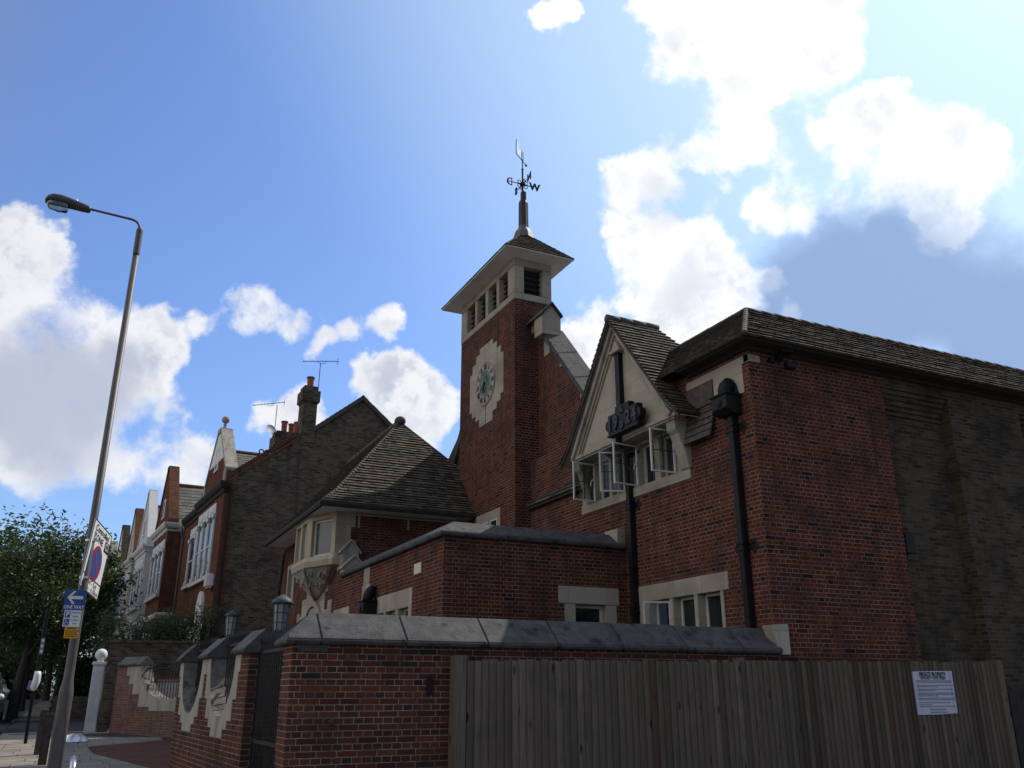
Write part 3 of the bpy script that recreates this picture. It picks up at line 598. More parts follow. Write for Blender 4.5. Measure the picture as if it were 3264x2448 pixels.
sp = MB(); sp.lathe((xr, rA, 0), [(.30, 12.80), (.24, 13.0), (.17, 13.1), (.145, 13.14), (.145, 13.2)], 8); ap = sp.build('lead_apron', M_LEAD, school)
sp = MB(); sp.lathe((xr, rA, 0), [(.135, 13.1), (.14, 13.2), (.135, 13.9), (.115, 13.97), (.085, 13.99), (.08, 14.24), (.06, 14.28), (.02, 14.29)], 8); sp.build('spirelet', M_SPIRE, school)
# clock
M_GINK2 = plain('worn_black_numeral', (.05, .05, .048))
s = MB()
for hw, z0, z1, d in ((.415, 7.97, 10.17, -.014), (.66, 8.2, 10.02, -.0135), (.9, 8.36, 9.82, -.013), (1.06, 8.52, 9.60, -.0125)): PT.box(s, 19.53-hw, 19.53+hw, z0, z1, d, .05)
clk = s.build('clock', M_STONE, school)
cc = V((XT, 19.53, 9.055)); axc = (V((0, 1, 0)), V((0, 0, 1)), V((-1, 0, 0)))
q = MB(); q.lathe(cc, [(.59, .01), (.59, .035), (.57, .05), (.555, .035), (.39, .03), (.37, .05), (.35, .05), (.34, .016), (.01, .016)], 40, ax=axc); q.build('dial', M_STONEW, clk)
q = MB()
for i, nm in enumerate(('XII', 'I', 'II', 'III', 'IIII', 'V', 'VI', 'VII', 'VIII', 'IX', 'X', 'XI')):
    a = R(30*i); ur = V((0, -math.sin(a), math.cos(a))); ut = V((0, -math.cos(a), -math.sin(a)))
    q.text(nm, .18, cc+ur*.45+V((-.041, 0, 0)), ut, ur, .004, sx=.8, bold=.004)
for i in range(60):
    a = R(6*i); ur = V((0, -math.sin(a), math.cos(a))); ut = V((0, -math.cos(a), -math.sin(a)))
    q.ob(cc+ur*.553-ut*.004+V((-.046, 0, 0)), ut*.008, ur*.016, (.01, 0, 0))
q.build('numerals', M_GINK2, clk)
q = MB(); q.lathe(cc, [(.345, .02), (.34, .03), (.12, .045), (.02, .05)], 24, ax=axc)
for i in range(24):
    a = R(15*i); ur = V((0, -math.sin(a), math.cos(a))); ut = V((0, -math.cos(a), -math.sin(a)))
    q.prism([cc+ur*.08+ut*.012+V((-.05, 0, 0)), cc+ur*(.30 if i % 2 else .24)+V((-.035, 0, 0)), cc+ur*.08-ut*.012+V((-.05, 0, 0))], (-.012, 0, 0))
q.build('sunburst', M_VERD, clk)
q = MB()
for a, ln, wd in ((R(205), .27, .03), (R(232), .4, .02)):
    ur = V((0, -math.sin(a), math.cos(a))); ut = V((0, -math.cos(a), -math.sin(a)))
    q.prism([cc-ur*.06-ut*wd+V((-.075, 0, 0)), cc-ur*.06+ut*wd+V((-.075, 0, 0)), cc+ur*ln+V((-.075, 0, 0))], (-.008, 0, 0))
q.lathe(cc, [(.035, .05), (.035, .09), (.01, .095)], 12, ax=axc); q.build('clock_hand', M_BLACK, clk)
q = MB(); PT.box(q, 19.52, 19.56, 7.99, 8.46, -.0165, .01); q.build('verdigris_stain', M_BRONZE, clk)
# tower foot window
s = MB(); holes3 = [(18.80, 19.20), (19.32, 19.72)]
PT.box(s, 18.64, 20.08, 5.44, 5.66, -.015, .1)
for a, b_ in ((18.64, 18.80), (19.20, 19.32), (19.72, 20.08)): PT.box(s, a, b_, 4.3, 5.44, -.013, .1)
win = s.build('tower_window', M_STONE, school)
q = MB(); PT.box(q, 18.80, 19.72, 4.3, 5.44, -.004, .02); q.build('pane', M_GLASS, win)
for a, b_ in holes3: light(win, PT, a, b_, 4.3, 5.44, -.012, .04, pane=False)

# --- flat-roofed annex
PAf, PAs = px(XA), py(YA)
s = MB()
AW = [(15.62, 16.22), (16.36, 16.98), (17.1, 17.72)]
grid_wall(s, PAf, (YA, 20.75), (-.3, 4.06), [(15.45, 17.95, 1.5, 3.33)], .2)
grid_wall(s, PAs, (XA, XM), (-.3, 4.06), [(7.6, 8.86, 1.6, 3.31)], .2)
s.build('annex_wall', M_BRICK, school, recalc=False)
s = MB(); s.box(XA+.25, XM, YA+.25, 20.7, 3.9, 4.0); s.build('annex_roof', M_LEAD, school)
c = MB(); prf = [(-.35, 4.04), (.07, 4.04), (.09, 4.07), (.09, 4.11), (.06, 4.14), (-.27, 4.35), (-.35, 4.35)]
coping(c, [(XM-.004, YA), (XA, YA), (XA, 20.45)], prf, side=1); c.build('annex_coping', M_COPE, school, bevel=.008)
s = MB(); PAs.box(s, 8.86, 9.035, 4.06, 4.42, -.04, .4); s.build('coping_stop', M_STONE, school)
s = MB(); PAs.box(s, 7.6, 8.86, 3.005, 3.31, -.014, .2); PAs.box(s, 7.72, 7.94, 1.6, 3.0, -.012, .2); PAs.box(s, 8.58, 8.80, 1.6, 3.0, -.012, .2)
win = s.build('annex_side_window', M_STONE, school, bevel=.006)
b = MB(); PAs.box(b, 7.6, 7.72, 1.6, 3.0, .0, .2); PAs.box(b, 8.8, 8.86, 1.6, 3.0, .0, .2); b.build('brick_infill', M_BRICK, win)
light(win, PAs, 7.94, 8.58, 1.7, 3.0, .14, .05)
s = MB(); PAf.box(s, 15.45, 18.1, 3.0, 3.33, -.014, .2)
ed = [15.45]+[q for L in AW for q in L]+[17.95]
for a, b_ in zip(ed[0::2], ed[1::2]): PAf.box(s, a, b_, 1.5, 3.0, -.012, .2)
for a, b_, z0, z1 in ((18.1, 18.7, 3.34, 3.66), (18.2, 18.62, 3.66, 4.03)): PAf.box(s, a, b_, z0, z1, -.013, .1)
win = s.build('annex_front_window', M_STONE, school)
for a, b_ in AW: light(win, PAf, a, b_, 1.6, 3.0, .12, .045, bars=(0, 2))
s = MB(); PAf.box(s, 19.66, 20.98, 1.6, 3.33, -.014, .1); win = s.build('stone_panel', M_STONE, school)
s = MB(); PAf.box(s, 15.0, 15.36, 3.54, 3.73, -.02, .02); s.build('wall_plate', M_PLATE, school)

# --- lower hall window
s = MB(); PF.box(s, 11.02, 13.53, 3.03, 3.31, -.014, .25)
ed = [11.16]+[q for L in reversed(LOW) for q in L]+[13.53]
for a, b_ in zip(ed[0::2], ed[1::2]): PF.box(s, a, b_, 1.3, 3.03, -.012, .25)
win = s.build('hall_window', M_STONE, school, bevel=.006)
b = MB(); PF.box(b, 11.02, 11.16, 1.3, 3.03, 0., .2); b.build('brick_infill', M_BRICK, win)
for i, (a, b_) in enumerate(LOW): light(win, PF, a, b_, 1.4, 3.03, .15, .045)
Q = Pl((XM-.01, 12.58, 0), (-.9, .3, 0), (.3, .9, 0)); f = MB()
for a, b_ in ((0, .03), (.45, .48)): Q.box(f, a, b_, 1.5, 2.98, 0, .03)
Q.box(f, .03, .45, 2.95, 2.98, 0, .03); Q.box(f, .03, .45, 1.5, 1.53, 0, .03); f.build('open_casement', M_WHITE, win)
f = MB(); Q.box(f, .03, .45, 1.53, 2.95, .012, .016); f.build('pane', M_CLEAR0, win)

# --- rainwater pipes
def pipe(y, x, z0, z1, lugs, hz=None, xw=None):
    m = MB(); hw = .065
    m.box(x-.11, x+.02, y-hw, y+hw, z0, z1)
    p = m.build('downpipe', M_IRON, school, bevel=.012)
    for z, kind in lugs:
        l = MB(); l.box(x-.125, x-.115+.13, y-hw-.02, y+hw+.02, z-.07, z-.03); l.box(x-.125, x-.115+.13, y-hw-.02, y+hw+.02, z+.03, z+.07)
        for sg in (-1, 1):
            c0 = y+sg*(hw+.11)
            if kind == 'diamond': l.prism([(x+.0, c0, z-.16), (x+.0, c0+.085, z), (x+.0, c0, z+.16), (x+.0, c0-.085, z)], (.03, 0, 0))
            else:
                for k in range(4): l.lathe((x+.0, c0+.05*math.cos(k*math.pi/2), z+.06*math.sin(k*math.pi/2)), [(.05, 0), (.05, .03)], 10, ax=(V((0, 1, 0)), V((0, 0, 1)), V((1, 0, 0))))
        l.build('pipe_bracket', M_IRON, p)
    if hz:
        h = MB(); a, b_ = hz
        h.prism([(x-.30, y-.19, b_), (x+.03, y-.19, b_), (x+.03, y-.19, a), (x-.2, y-.19, a), (x-.3, y-.19, a+.09)], (0, .38, 0)); h.box(x-.33, x+.03, y-.22, y+.22, b_, b_+.03)
        h.lathe((x-.302, y, (a+b_)/2+.03), [(.07, 0), (.06, .02), (.02, .03)], 12, ax=(V((0, 1, 0)), V((0, 0, 1)), V((-1, 0, 0))))
        h.build('rainwater_head', M_IRON, p, bevel=.008)
        h = MB(); r = .14; zc = b_+.12
        h.prism([(x-.02, y+r*1.25, b_+.03), (x-.02, y-r*1.25, b_+.03)]+[(x-.02, y+r*math.cos(math.pi+t_), zc-r*1.2*math.sin(math.pi+t_)) for t_ in [k*math.pi/10 for k in range(11)]], (.05, 0, 0))
        h.tube([(x-.17, y, b_+.01), (x-.16, y, b_+.10), (x-.12, y, b_+.19), (x-.06, y, b_+.26), (x-.0, y, b_+.29)], [.10, .115, .12, .105, .06], 12); h.build('spout_hood', M_IRON, p, smooth=True)
    return p
pipe(10.53, XM-.01, 1.2, 5.72, [(5.50, 'x'), (3.62, 'x')], (5.70, 6.0))
p1 = pipe(13.58, XM-.01, 1.2, 5.93, [(5.80, 'x'), (4.80, 'x'), (2.91, 'diamond')])
pipe(17.72, XA-.005, 1.0, 2.95, [], (2.98, 3.24))
# dated hopper of the gable pipe
Xh = 8.50; PH = px(Xh)
h = MB(); PH.prism(h, [(12.50, 6.06), (13.50, 6.06), (13.50, 6.15), (13.58, 6.2), (13.60, 6.27), (13.58, 6.34), (13.50, 6.38), (13.50, 6.46), (13.24, 6.46), (13.24, 6.57), (12.76, 6.57), (12.76, 6.46), (12.50, 6.46), (12.50, 6.38), (12.42, 6.34), (12.40, 6.27), (12.42, 6.2), (12.50, 6.15)], 0, .13)
PH.box(h, 12.48, 13.52, 6.04, 6.075, -.015, .13); hop = h.build('date_hopper', M_IRON, p1, bevel=.006)
L_ = []
for ch, sz, u, z in (('1', .36, 13.41, 6.255), ('9', .36, 13.21, 6.255), ('2', .36, 12.79, 6.255), ('4', .36, 12.59, 6.255), ('A', .17, 13.0, 6.46), ('D', .17, 13.0, 6.16)):
    h = MB(); h.text(ch, sz, PH(u, z, -.014), (0, -1, 0), (0, 0, 1), .014, sx=.82, bold=.012); L_.append(h)
M_LETTER = noisy('raised_grey_letter', (.024, .026, .03), (.034, .037, .042), 8, rough=.45, bs=.1)
for h in L_: h.build('date_letter', M_LETTER, p1)
h = MB(); h.tube([(Xh+.1, 13.3, 6.08), (Xh+.15, 13.38, 5.97), (XM-.09, 13.56, 5.88)], .065, 8); h.build('swan_neck', M_IRON, p1)
# --- fittings by the corner
f = MB(); f.box(9.6, 9.72, YM-.06, YM, 6.60, 6.72); f.tube([(9.66, YM-.03, 6.66), (9.66, YM-.12, 6.62), (9.68, YM-.14, 6.52)], .018, 6); f.ob((9.58, YM-.2, 6.70), (.2, -.05, 0), (.03, .12, 0), (0, 0, .10)); f.ob((9.63, YM-.24, 6.42), (.16, -.04, 0), (.03, .12, 0), (0, 0, .12)); f.box(9.45, 9.56, YM-.05, YM, 6.56, 6.64)
f.build('security_light', M_IRON, school, bevel=.008)
b = MB(); b.tube([(12.05, YM-.02, 3.99), (11.9, YM-.02, 4.0)], .006, 5); b.build('wall_cable', M_IRON, school)

# --- pavilion
XP, YP, YP2 = 5.4, 20.75, 27.3; ZEV = 5.74
s = MB(); PP = px(XP); PPs = py(YP)
grid_wall(s, PP, (YP, YP2), (-.3, ZEV), [(25.75, 26.7, 3.85, 5.05), (22.1, 23.75, -.3, 2.95)], .25)
s.poly([(XP, YP2, ZEV), (XP, YP2, -.3), (XP, YP2+1.3, -.3), (XP, YP2+1.0, 4.1)])
s.poly([(XP, YP2, ZEV), (9, YP2, ZEV), (9, YP2+1.3, -.3), (XP, YP2+1.3, -.3), (XP, YP2+1.0, 4.1)])
grid_wall(s, PPs, (XP, XT), (3.9, ZEV), []); s.build('pavilion_wall', M_BRICK, school, recalc=False)
t = MB(); a0, a1 = 4.72, 10.1; apx = (7.41, 22.81, 8.74); yb = 28.0
# slight sprocket at the eaves
def hipface(p0, p1, q1, q0, seed):        # eave p0-p1, top q0-q1
    P0, P1, Q0, Q1 = map(V, (p0, p1, q0, q1)); k = .16; dz = V((0, 0, -.10))
    A, B = P0.lerp(Q0, k)+dz, P1.lerp(Q1, k)+dz
    tile_roof(t, [P0, P1, B, A], .115, .17, jit=.010, th=.02, seed=seed, slip=.03); tile_roof(t, [A, B]+([Q1, Q0] if (Q1-Q0).length > .01 else [Q0]), .115, .17, jit=.010, th=.02, seed=seed+1, slip=.03)
hipface((a0, 20.1, ZEV), (a1, 20.1, ZEV), apx, apx, 51); hipface((a0, 20.1, ZEV), (a0, yb, ZEV), (7.41, yb, 8.74), apx, 53); hipface((a1, 20.1, ZEV), (a1, yb, ZEV), (7.41, yb, 8.74), apx, 55)
t.build('pavilion_roof', M_TILE, school, recalc=False)
b = MB()
for p in ((a0, 20.1, ZEV), (a1, 20.1, ZEV)):
    p, q = V(p), V(apx); m = p.lerp(q, .16)+V((0, 0, -.09)); ridge(b, p, m, .05, .12, 6); ridge(b, m, q, .05, .12, 6)
ridge(b, apx, (7.41, yb, 8.74), .11, .35); b.ball((7.41, 22.80, 8.78), .16, 8, (1.0, 1.2, .9)); b.build('hip_tiles', M_RIDGED, school, smooth=True)
b = MB(); coping(b, [(XT, 20.1), (a0, 20.1), (a0, 27.0)], [(-.02, 5.63), (.05, 5.63), (.07, 5.70), (.05, 5.75), (-.02, 5.75)], side=1); b.build('pavilion_gutter', M_DARK, school)
b = MB(); b.box(a0+.03, XP+.05, 20.15, 27.0, 5.66, 5.70); b.box(XP+.05, XT, 20.15, 20.78, 5.66, 5.70); b.build('eaves_soffit', M_RENDER, school)
b = MB(); b.tube([(a0+.7, YP2+.02, 5.6), (XP-.02, YP2+.12, 5.4), (XP-.02, YP2+1.2, 1)], .05, 6); b.build('downpipe', M_IRON, school)
s = MB()                                  # quoins, string and gablets at the corner
PPs.box(s, 5.25, 5.72, 5.30, 5.66, -.016, .2); PPs.box(s, 5.25, 5.62, 4.98, 5.30, -.0155, .2); PPs.box(s, 5.25, 5.76, 4.62, 4.98, -.0165, .2); PPs.box(s, 5.72, 8.5, 5.585, 5.64, -.03, .1)
PPs.box(s, 7.05, 7.10, 5.33, 5.585, -.02, .1); PPs.box(s, 5.78, 5.83, 5.3, 5.585, -.02, .1); s.build('corner_stones', M_STONE, school)
s = MB()
for (xa, xb, z0, z1, y0) in ((5.34, 5.86, 4.55, 4.98, 20.58), (5.36, 5.95, 4.1, 4.6, 20.38)):
    xm_ = (xa+xb)/2; s.prism([(xa+.05, y0, z0-.3), (xb-.05, y0, z0-.3), (xb-.05, y0, z1-.26), (xm_, y0, z1-.03), (xa+.05, y0, z1-.26)], (0, .4, 0))
    for sg, xe in ((-1, xa), (1, xb)): s.ob((xm_, y0-.05, z1), (xe-xm_, 0, -.3), (0, 0, -.055), (0, .5, 0))
s.build('gablet', M_STONEW, school, bevel=.008)
# oriel
pl = [(5.42, 24.25), (4.80, 23.12), (4.80, 21.78), (5.245, 20.735), (5.42, 20.735)]
s = MB(); n_ = len(pl)
def ring(z0, z1, o0, o1):
    def P_(q, o, z): return V((q[0]-o if q[0] < 5.39 else q[0], q[1]+(o if q[1] > 22.4 else -o)*.5, z))
    s.raw([P_(q, o0, z0) for q in pl]+[P_(q, o1, z1) for q in pl], [tuple(range(n_)), tuple(range(2*n_-1, n_-1, -1))]+[(i, (i+1) % n_, n_+(i+1) % n_, n_+i) for i in range(n_)])
ring(4.38, 4.50, .03, .06); ring(4.50, 4.64, .06, .0); ring(5.52, 5.72, 0, 0)
def face(A, B, muls, z0=4.64, z1=5.52):
    A, B = V((A[0], A[1], 0)), V((B[0], B[1], 0)); d = B-A; Ln = d.length; nrm = V((0, 0, 1)).cross(d).normalized()
    if nrm.x < 0: nrm = -nrm
    Q = Pl(A, d, nrm); ed = [0]+list(muls)+[Ln]
    for i in range(0, len(ed), 2): Q.box(s, ed[i], ed[i+1], z0, z1, 0, .16)
    return Q, ed, Ln
fc = []
f1 = face(pl[2], pl[1], [.10, .60, .74, 1.24]); f2 = face(pl[3], pl[2], [.17, .95]); f3 = face(pl[1], pl[0], [.2, 1.0])
win = s.build('oriel_window', M_STONEO, school, bevel=.008)
for (Q, ed, Ln), gm in ((f1, M_CURT), (f2, M_CURT), (f3, M_CURT)):
    for i in range(1, len(ed)-1, 2): light(win, Q, ed[i], ed[i+1], 4.64, 5.52, .09, .045, gm)
s = MB()                                  # corbel: rings shrinking to a tip over the door
prev = None; rows = []
for k in range(9):
    f = k/8; sc = (1-f)**.75; tip = V((5.34, 22.7, 0)); z = 4.38-.66*f
    rows.append([V((tip.x+(q[0]-tip.x)*sc, tip.y+(q[1]-tip.y)*sc*.92-.0, z)) if q[0] < 5.39 else V((5.42, tip.y+(q[1]-tip.y)*sc*.92, z)) for q in pl])
for a, b_ in zip(rows, rows[1:]): s.raw(a+b_, [(i, (i+1) % n_, n_+(i+1) % n_, n_+i) for i in range(n_)])
orc = s.build('oriel_corbel', M_STONEW, school)
rng = random.Random(5)
for k in range(16):                       # carved scrolls on the two visible faces
    f = rng.uniform(.08, .62); z = 4.36-.66*f; sc = (1-f)**.75; t_ = rng.uniform(.12, .88)
    A_, B_ = (pl[3], pl[2]) if k % 4 else (pl[2], pl[1])
    c0 = V((5.34+(A_[0]+(B_[0]-A_[0])*t_-5.34)*sc-.02, 22.7+(A_[1]+(B_[1]-A_[1])*t_-22.7)*sc*.92, z)); r = .05+.06*rng.random(); sgn = rng.choice((-1, 1))
    cv = MB(); cv.tube([c0+V((-.008, sgn*r*(1-i*.045)*math.cos(i*.5), r*(1-i*.045)*math.sin(i*.5))) for i in range(16)], [.022*(1-i*.03) for i in range(16)], 6); cv.build('carved_scroll', M_STONEW, orc, smooth=True)
cv = MB(); cv.tube([rows[i][2]+V((-.015, 0, 0)) for i in range(9)], .035, 6); cv.build('carved_rib', M_STONEW, orc, smooth=True)
s = MB()                                  # stone door surround with round arch
for y0, y1, z0, z1, d in ((21.62, 24.62, -.3, 3.42, -.02), (21.95, 24.4, 3.42, 3.85, -.019), (22.25, 23.9, 3.85, 4.05, -.018), (21.72, 22.0, 3.85, 4.30, -.017), (21.25, 21.62, -.3, 3.62, -.016), (24.62, 24.95, -.3, 3.52, -.016)):
    PP.box(s, y0, y1, z0, z1, d, .05)
s.build('door_surround', M_STONE, school)
s = MB()
for r0, r1, d in ((.98, .86, -.10), (.82, .72, -.07), (.68, .6, -.045), (.56, .48, -.03)):
    for i in range(16):
        a, b_ = math.pi*i/16, math.pi*(i+1)/16; f = lambda r, t_: (22.93+r*math.cos(t_)*1.12, 2.62+r*1.12*math.sin(t_))
        PP.prism(s, [f(r0, a), f(r0, b_), f(r1, b_), f(r1, a)], d, 0)
s.build('door_arch', M_STONEW, school)
s = MB(); PP.prism(s, [(22.93+.5*math.cos(k*math.pi/12), 2.62+.55*math.sin(k*math.pi/12)) for k in range(13)], -.028, .0); s.build('door_tympanum', M_DARK, school)
s = MB(); PP.box(s, 26.56, 26.72, 3.85, 5.05, -.014, .1); PP.box(s, 25.73, 25.9, 3.85, 5.05, -.014, .1); PP.box(s, 25.9, 26.56, 4.92, 5.05, -.014, .1); PP.box(s, 25.73, 26.72, 3.78, 3.9, -.03, .1)
win = s.build('pavilion_window', M_STONE, school); light(win, PP, 25.9, 26.56, 3.9, 4.92, .1, .04, M_CURT, bars=(0, 1))
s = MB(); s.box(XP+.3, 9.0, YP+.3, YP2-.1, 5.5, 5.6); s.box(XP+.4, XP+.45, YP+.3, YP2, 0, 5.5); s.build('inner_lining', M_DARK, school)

# ================================================================== WEATHER VANE
wv = thing('weather_vane', 'black iron weather vane with letters E and W on the tower spirelet', 'weather vane', (xr, rA+.04, 14.28))
vx, vy = xr, rA+.04
m = MB(); m.tube([(vx, vy, 14.27), (vx, vy, 15.0)], .026, 8); m.tube([(vx, vy, 15.0), (vx, vy, 15.32)], .016, 8); m.ball((vx, vy, 15.0), .035, 6)
m.ball((vx, vy, 14.53), .07, 6); m.build('spindle', M_IRON, wv)
m = MB(); m.tube([(vx-.3, vy, 14.53), (vx+.3, vy, 14.53)], .013, 6); m.tube([(vx, vy-.3, 14.53), (vx, vy+.3, 14.53)], .013, 6)
for k in range(4):
    for sg in (-1, 1):
        a = k*math.pi/2; e = V((math.cos(a), math.sin(a), 0)); c0 = V((vx, vy, 14.53))+e*.1+V((0, 0, sg*.06))
        m.tube([c0+e*(.05*math.cos(i*.6))+V((0, 0, sg*.05*math.sin(i*.6))) for i in range(11)], .011, 5)
m.build('cross_arm', M_IRON, wv)
for ch, dx, dy in (('E', -.37, 0), ('W', .37, 0), ('N', 0, -.40), ('S', 0, .40)):
    m = MB()
    if ch == 'E':                         # uncial E: round back, read from the far side
        c0 = V((vx-.37, vy, 14.53)); m.tube([c0+V((.03+.0-.115*math.cos(t_), 0, .105*math.sin(t_))) for t_ in [R(-82+i*16.4) for i in range(11)]], [.012+.012*math.sin(math.pi*i/10) for i in range(11)], 6)
        m.tube([c0+V((.045, 0, .12)), c0+V((.045, 0, -.115))], .013, 6); m.tube([c0+V((-.08, 0, 0)), c0+V((.07, 0, 0))], .011, 6); m.tube([c0+V((0, 0, .1)), c0+V((.06, 0, .105))], .012, 6); m.tube([c0+V((0, 0, -.1)), c0+V((.06, 0, -.105))], .012, 6)
    else: m.text(ch, .30, (vx+dx, vy+dy, 14.53), (1, 0, 0) if dx else (0, 1, 0), (0, 0, 1), .008, bold=.012)
    m.build('letter', M_IRON, wv)
m = MB(); dn = V((-.30, -.24, 0)).normalized()
Zb = V((vx, vy, 15.27))
for a, b_ in ((Zb, Zb+dn*.40), (Zb+dn*.40, Zb+dn*.40+V((0, 0, .46))), (Zb, Zb-dn*.22), (Zb-dn*.04, Zb-dn*.04+V((0, 0, .30))), (Zb+dn*.05, Zb+dn*.05+V((0, 0, .30)))): m.tube([a, b_], .011, 6)
m.build('vane_frame', M_IRON, wv)
m = MB(); pn = V((-dn.y, dn.x, 0))*.006
m.prism([Zb+dn*u+V((0, 0, z)) for u, z in ((.08, .02), (.36, .04), (.37, .34), (.33, .42), (.29, .40), (.30, .30), (.22, .22), (.13, .28), (.07, .26), (.11, .15))], pn)
m.build('vane_flag', plain('pale_metal', (.55, .56, .6), .35, .4, .5), wv)
m = MB(); m.ball(Zb-dn*.24, .035, 6); m.build('counterweight', M_IRON, wv)

# ================================================================== BOUNDARY WALLS
bw = thing('boundary_wall', 'red brick boundary wall under sloping grey stone coping, behind the wooden fence', 'wall', (2.14, 10.25, 0))
s = MB(); s.box(2.14, 9.03, 10.0, 10.5, -.3, 2.05); s.build('brickwork', M_BRICKN, bw)
s = MB(); YC = 10.25
pf = [(9.93, 2.03), (9.905, 2.045), (9.90, 2.085), (9.93, 2.115), (YC, 2.40), (10.57, 2.115), (10.6, 2.085), (10.595, 2.045), (10.57, 2.03)]
xs = [2.43, 3.42, 4.44, 5.4, 6.35, 7.35, 8.3, 9.0]
for a, b in zip(xs, xs[1:]):
    dz = random.uniform(-.004, .004); s.prism([(a+.003, y, z+dz) for y, z in pf], (b-a-.006, 0, 0), random.random())
A = [V((2.43, y, z)) for y, z in pf]; Bq = []
for (y, z) in pf:
    k = (z-2.03)/.37; Bq.append(V((2.05+max(0, (z-2.1))/.30*.33, YC+(y-YC), z)))
s.raw(A+Bq, [(i, (i+1) % 9, 9+(i+1) % 9, 9+i) for i in range(9)]+[tuple(range(9)), tuple(range(17, 8, -1))])
s.build('coping', M_COPE, bw, bevel=.012)
s = MB(); s.box(2.20, 2.52, 9.985, 10.1, 1.955, 2.03); s.build('pad_stone', M_COPE, bw)
s = MB(); s.prism([(8.98, 9.93, 2.02), (9.16, 9.93, 2.02), (9.16, 9.93, 2.44), (9.06, 9.93, 2.44), (8.8, 9.93, 2.42)], (0, .17, 0)); s.build('end_stone', M_STONE, bw, bevel=.01)
s = MB(); s.box(3.705, 3.775, 9.975, 10.05, 1.5, 1.69); s.build('slot', M_IRON, bw); s = MB(); s.ball((2.62, 9.99, 1.23), .035, 6); s.build('rusted_fixing', M_POST, bw)

nw = thing('niche_wall', 'red brick wall with round stone-edged scoops filled with iron railings', 'wall', (2.0, 11.85, 0))
dn_ = R(3.7); PN = Pl((2.0, 11.85, 0), (-math.sin(dn_), math.cos(dn_), 0), (math.cos(dn_), math.sin(dn_), 0))
def bite(uc, ru, rz, zt, n=18, a0=math.pi, a1=2*math.pi): return [(uc+ru*math.cos(a0+(a1-a0)*i/n), zt+rz*math.sin(a0+(a1-a0)*i/n)) for i in range(n+1)]
def scoop_wall(root, P, length, bites, zt, zb, th, steps, copes, bm, cop_h=.31, pitch=.105, rtop=.36, trim=1.6):
    o = [(0, zb), (length, zb), (length, zt)]
    for uc, ru, rz in reversed(bites): o += list(reversed(bite(uc, ru, rz, zt)))
    o += [(0, zt)]
    s = MB(); P.prism(s, o, 0, th); s.build('brickwork', bm, root)
    for uc, ru, rz in bites:
        s = MB(); arc = bite(uc, ru-.006, rz-.006, zt-.003); rgt = []; z_prev = zt-.003
        for hw, z in steps: rgt += [(hw, z_prev), (hw, z)]; z_prev = z
        poly = [(uc+h, z) for h, z in rgt]+[(uc-h, z) for h, z in reversed(rgt)]
        s.prism([P(u, z, -.012) for u, z in poly+arc], P.en*.04)
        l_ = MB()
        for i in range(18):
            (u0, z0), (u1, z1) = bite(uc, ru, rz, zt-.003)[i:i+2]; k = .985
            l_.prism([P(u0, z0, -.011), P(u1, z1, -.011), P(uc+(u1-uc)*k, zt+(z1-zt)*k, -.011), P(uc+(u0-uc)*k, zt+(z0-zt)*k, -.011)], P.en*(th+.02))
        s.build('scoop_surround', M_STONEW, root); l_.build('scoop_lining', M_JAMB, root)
        g = MB(); nb = int(2*ru/pitch)
        for i in range(1, nb):
            u = uc-ru+2*ru*i/nb; x = (u-uc)/ru; z0 = zt-rz*math.sqrt(max(0, 1-x*x))
            g.tube([P(u, z0, th*.55), P(u, zt+rtop-.09, th*.55)], .0095, 6); g.tube([P(u, zt+rtop-.09, th*.55), P(u, zt+rtop-.05, th*.55), P(u, zt+rtop, th*.55)], [.016, .013, .002], 6)
        P.box(g, uc-ru, uc+ru, zt+rtop-.2, zt+rtop-.165, th*.5, th*.6); P.box(g, uc-ru*.8, uc+ru*.8, zt-rz*.5, zt-rz*.5+.03, th*.5, th*.6)
        g.build('railing', M_IRON, root)
    for a, b in copes:
        s = MB(); s.prism([P(a-.03, z, d) for d, z in ((-.06, zt), (-.085, zt+.015), (-.085, zt+.05), (-.06, zt+.075), (th/2, zt+cop_h), (th+.06, zt+.075), (th+.085, zt+.05), (th+.085, zt+.015), (th+.06, zt))], P.eu*(b-a+.06), random.random())
        s.build('coping', M_COPE, root, bevel=.01)
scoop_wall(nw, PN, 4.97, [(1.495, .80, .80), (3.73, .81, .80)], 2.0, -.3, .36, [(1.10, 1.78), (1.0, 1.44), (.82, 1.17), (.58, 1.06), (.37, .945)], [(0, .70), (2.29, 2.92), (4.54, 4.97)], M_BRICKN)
sw = thing('splayed_wall', 'weathered brick wall end with one round railed scoop beside white gatepost', 'wall', (1.2, 29.11, .4))
_a, _b = V((1.2, 29.11, 0)), V((2.7, 26.44, 0)); _n = V((0, 0, 1)).cross(_b-_a).normalized(); _n = _n if _n.y > 0 else -_n
PSW = Pl(_a, _b-_a, _n)
scoop_wall(sw, PSW, 4.7, [(2.43, 1.27, .9)], 2.21, .1, .36, [(1.93, 1.95), (1.76, 1.72), (1.53, 1.45), (1.2, 1.12), (.65, 1.02)], [(0.08, 1.14), (3.72, 4.6)], brick_mat('weathered_pale_brick', [(0, (.16, .085, .065)), (.6, (.22, .125, .10)), (.9, (.2, .07, .05)), (1, (.13, .10, .09))], (.26, .22, .19), grime=.55), cop_h=.28, pitch=.13, rtop=.12)
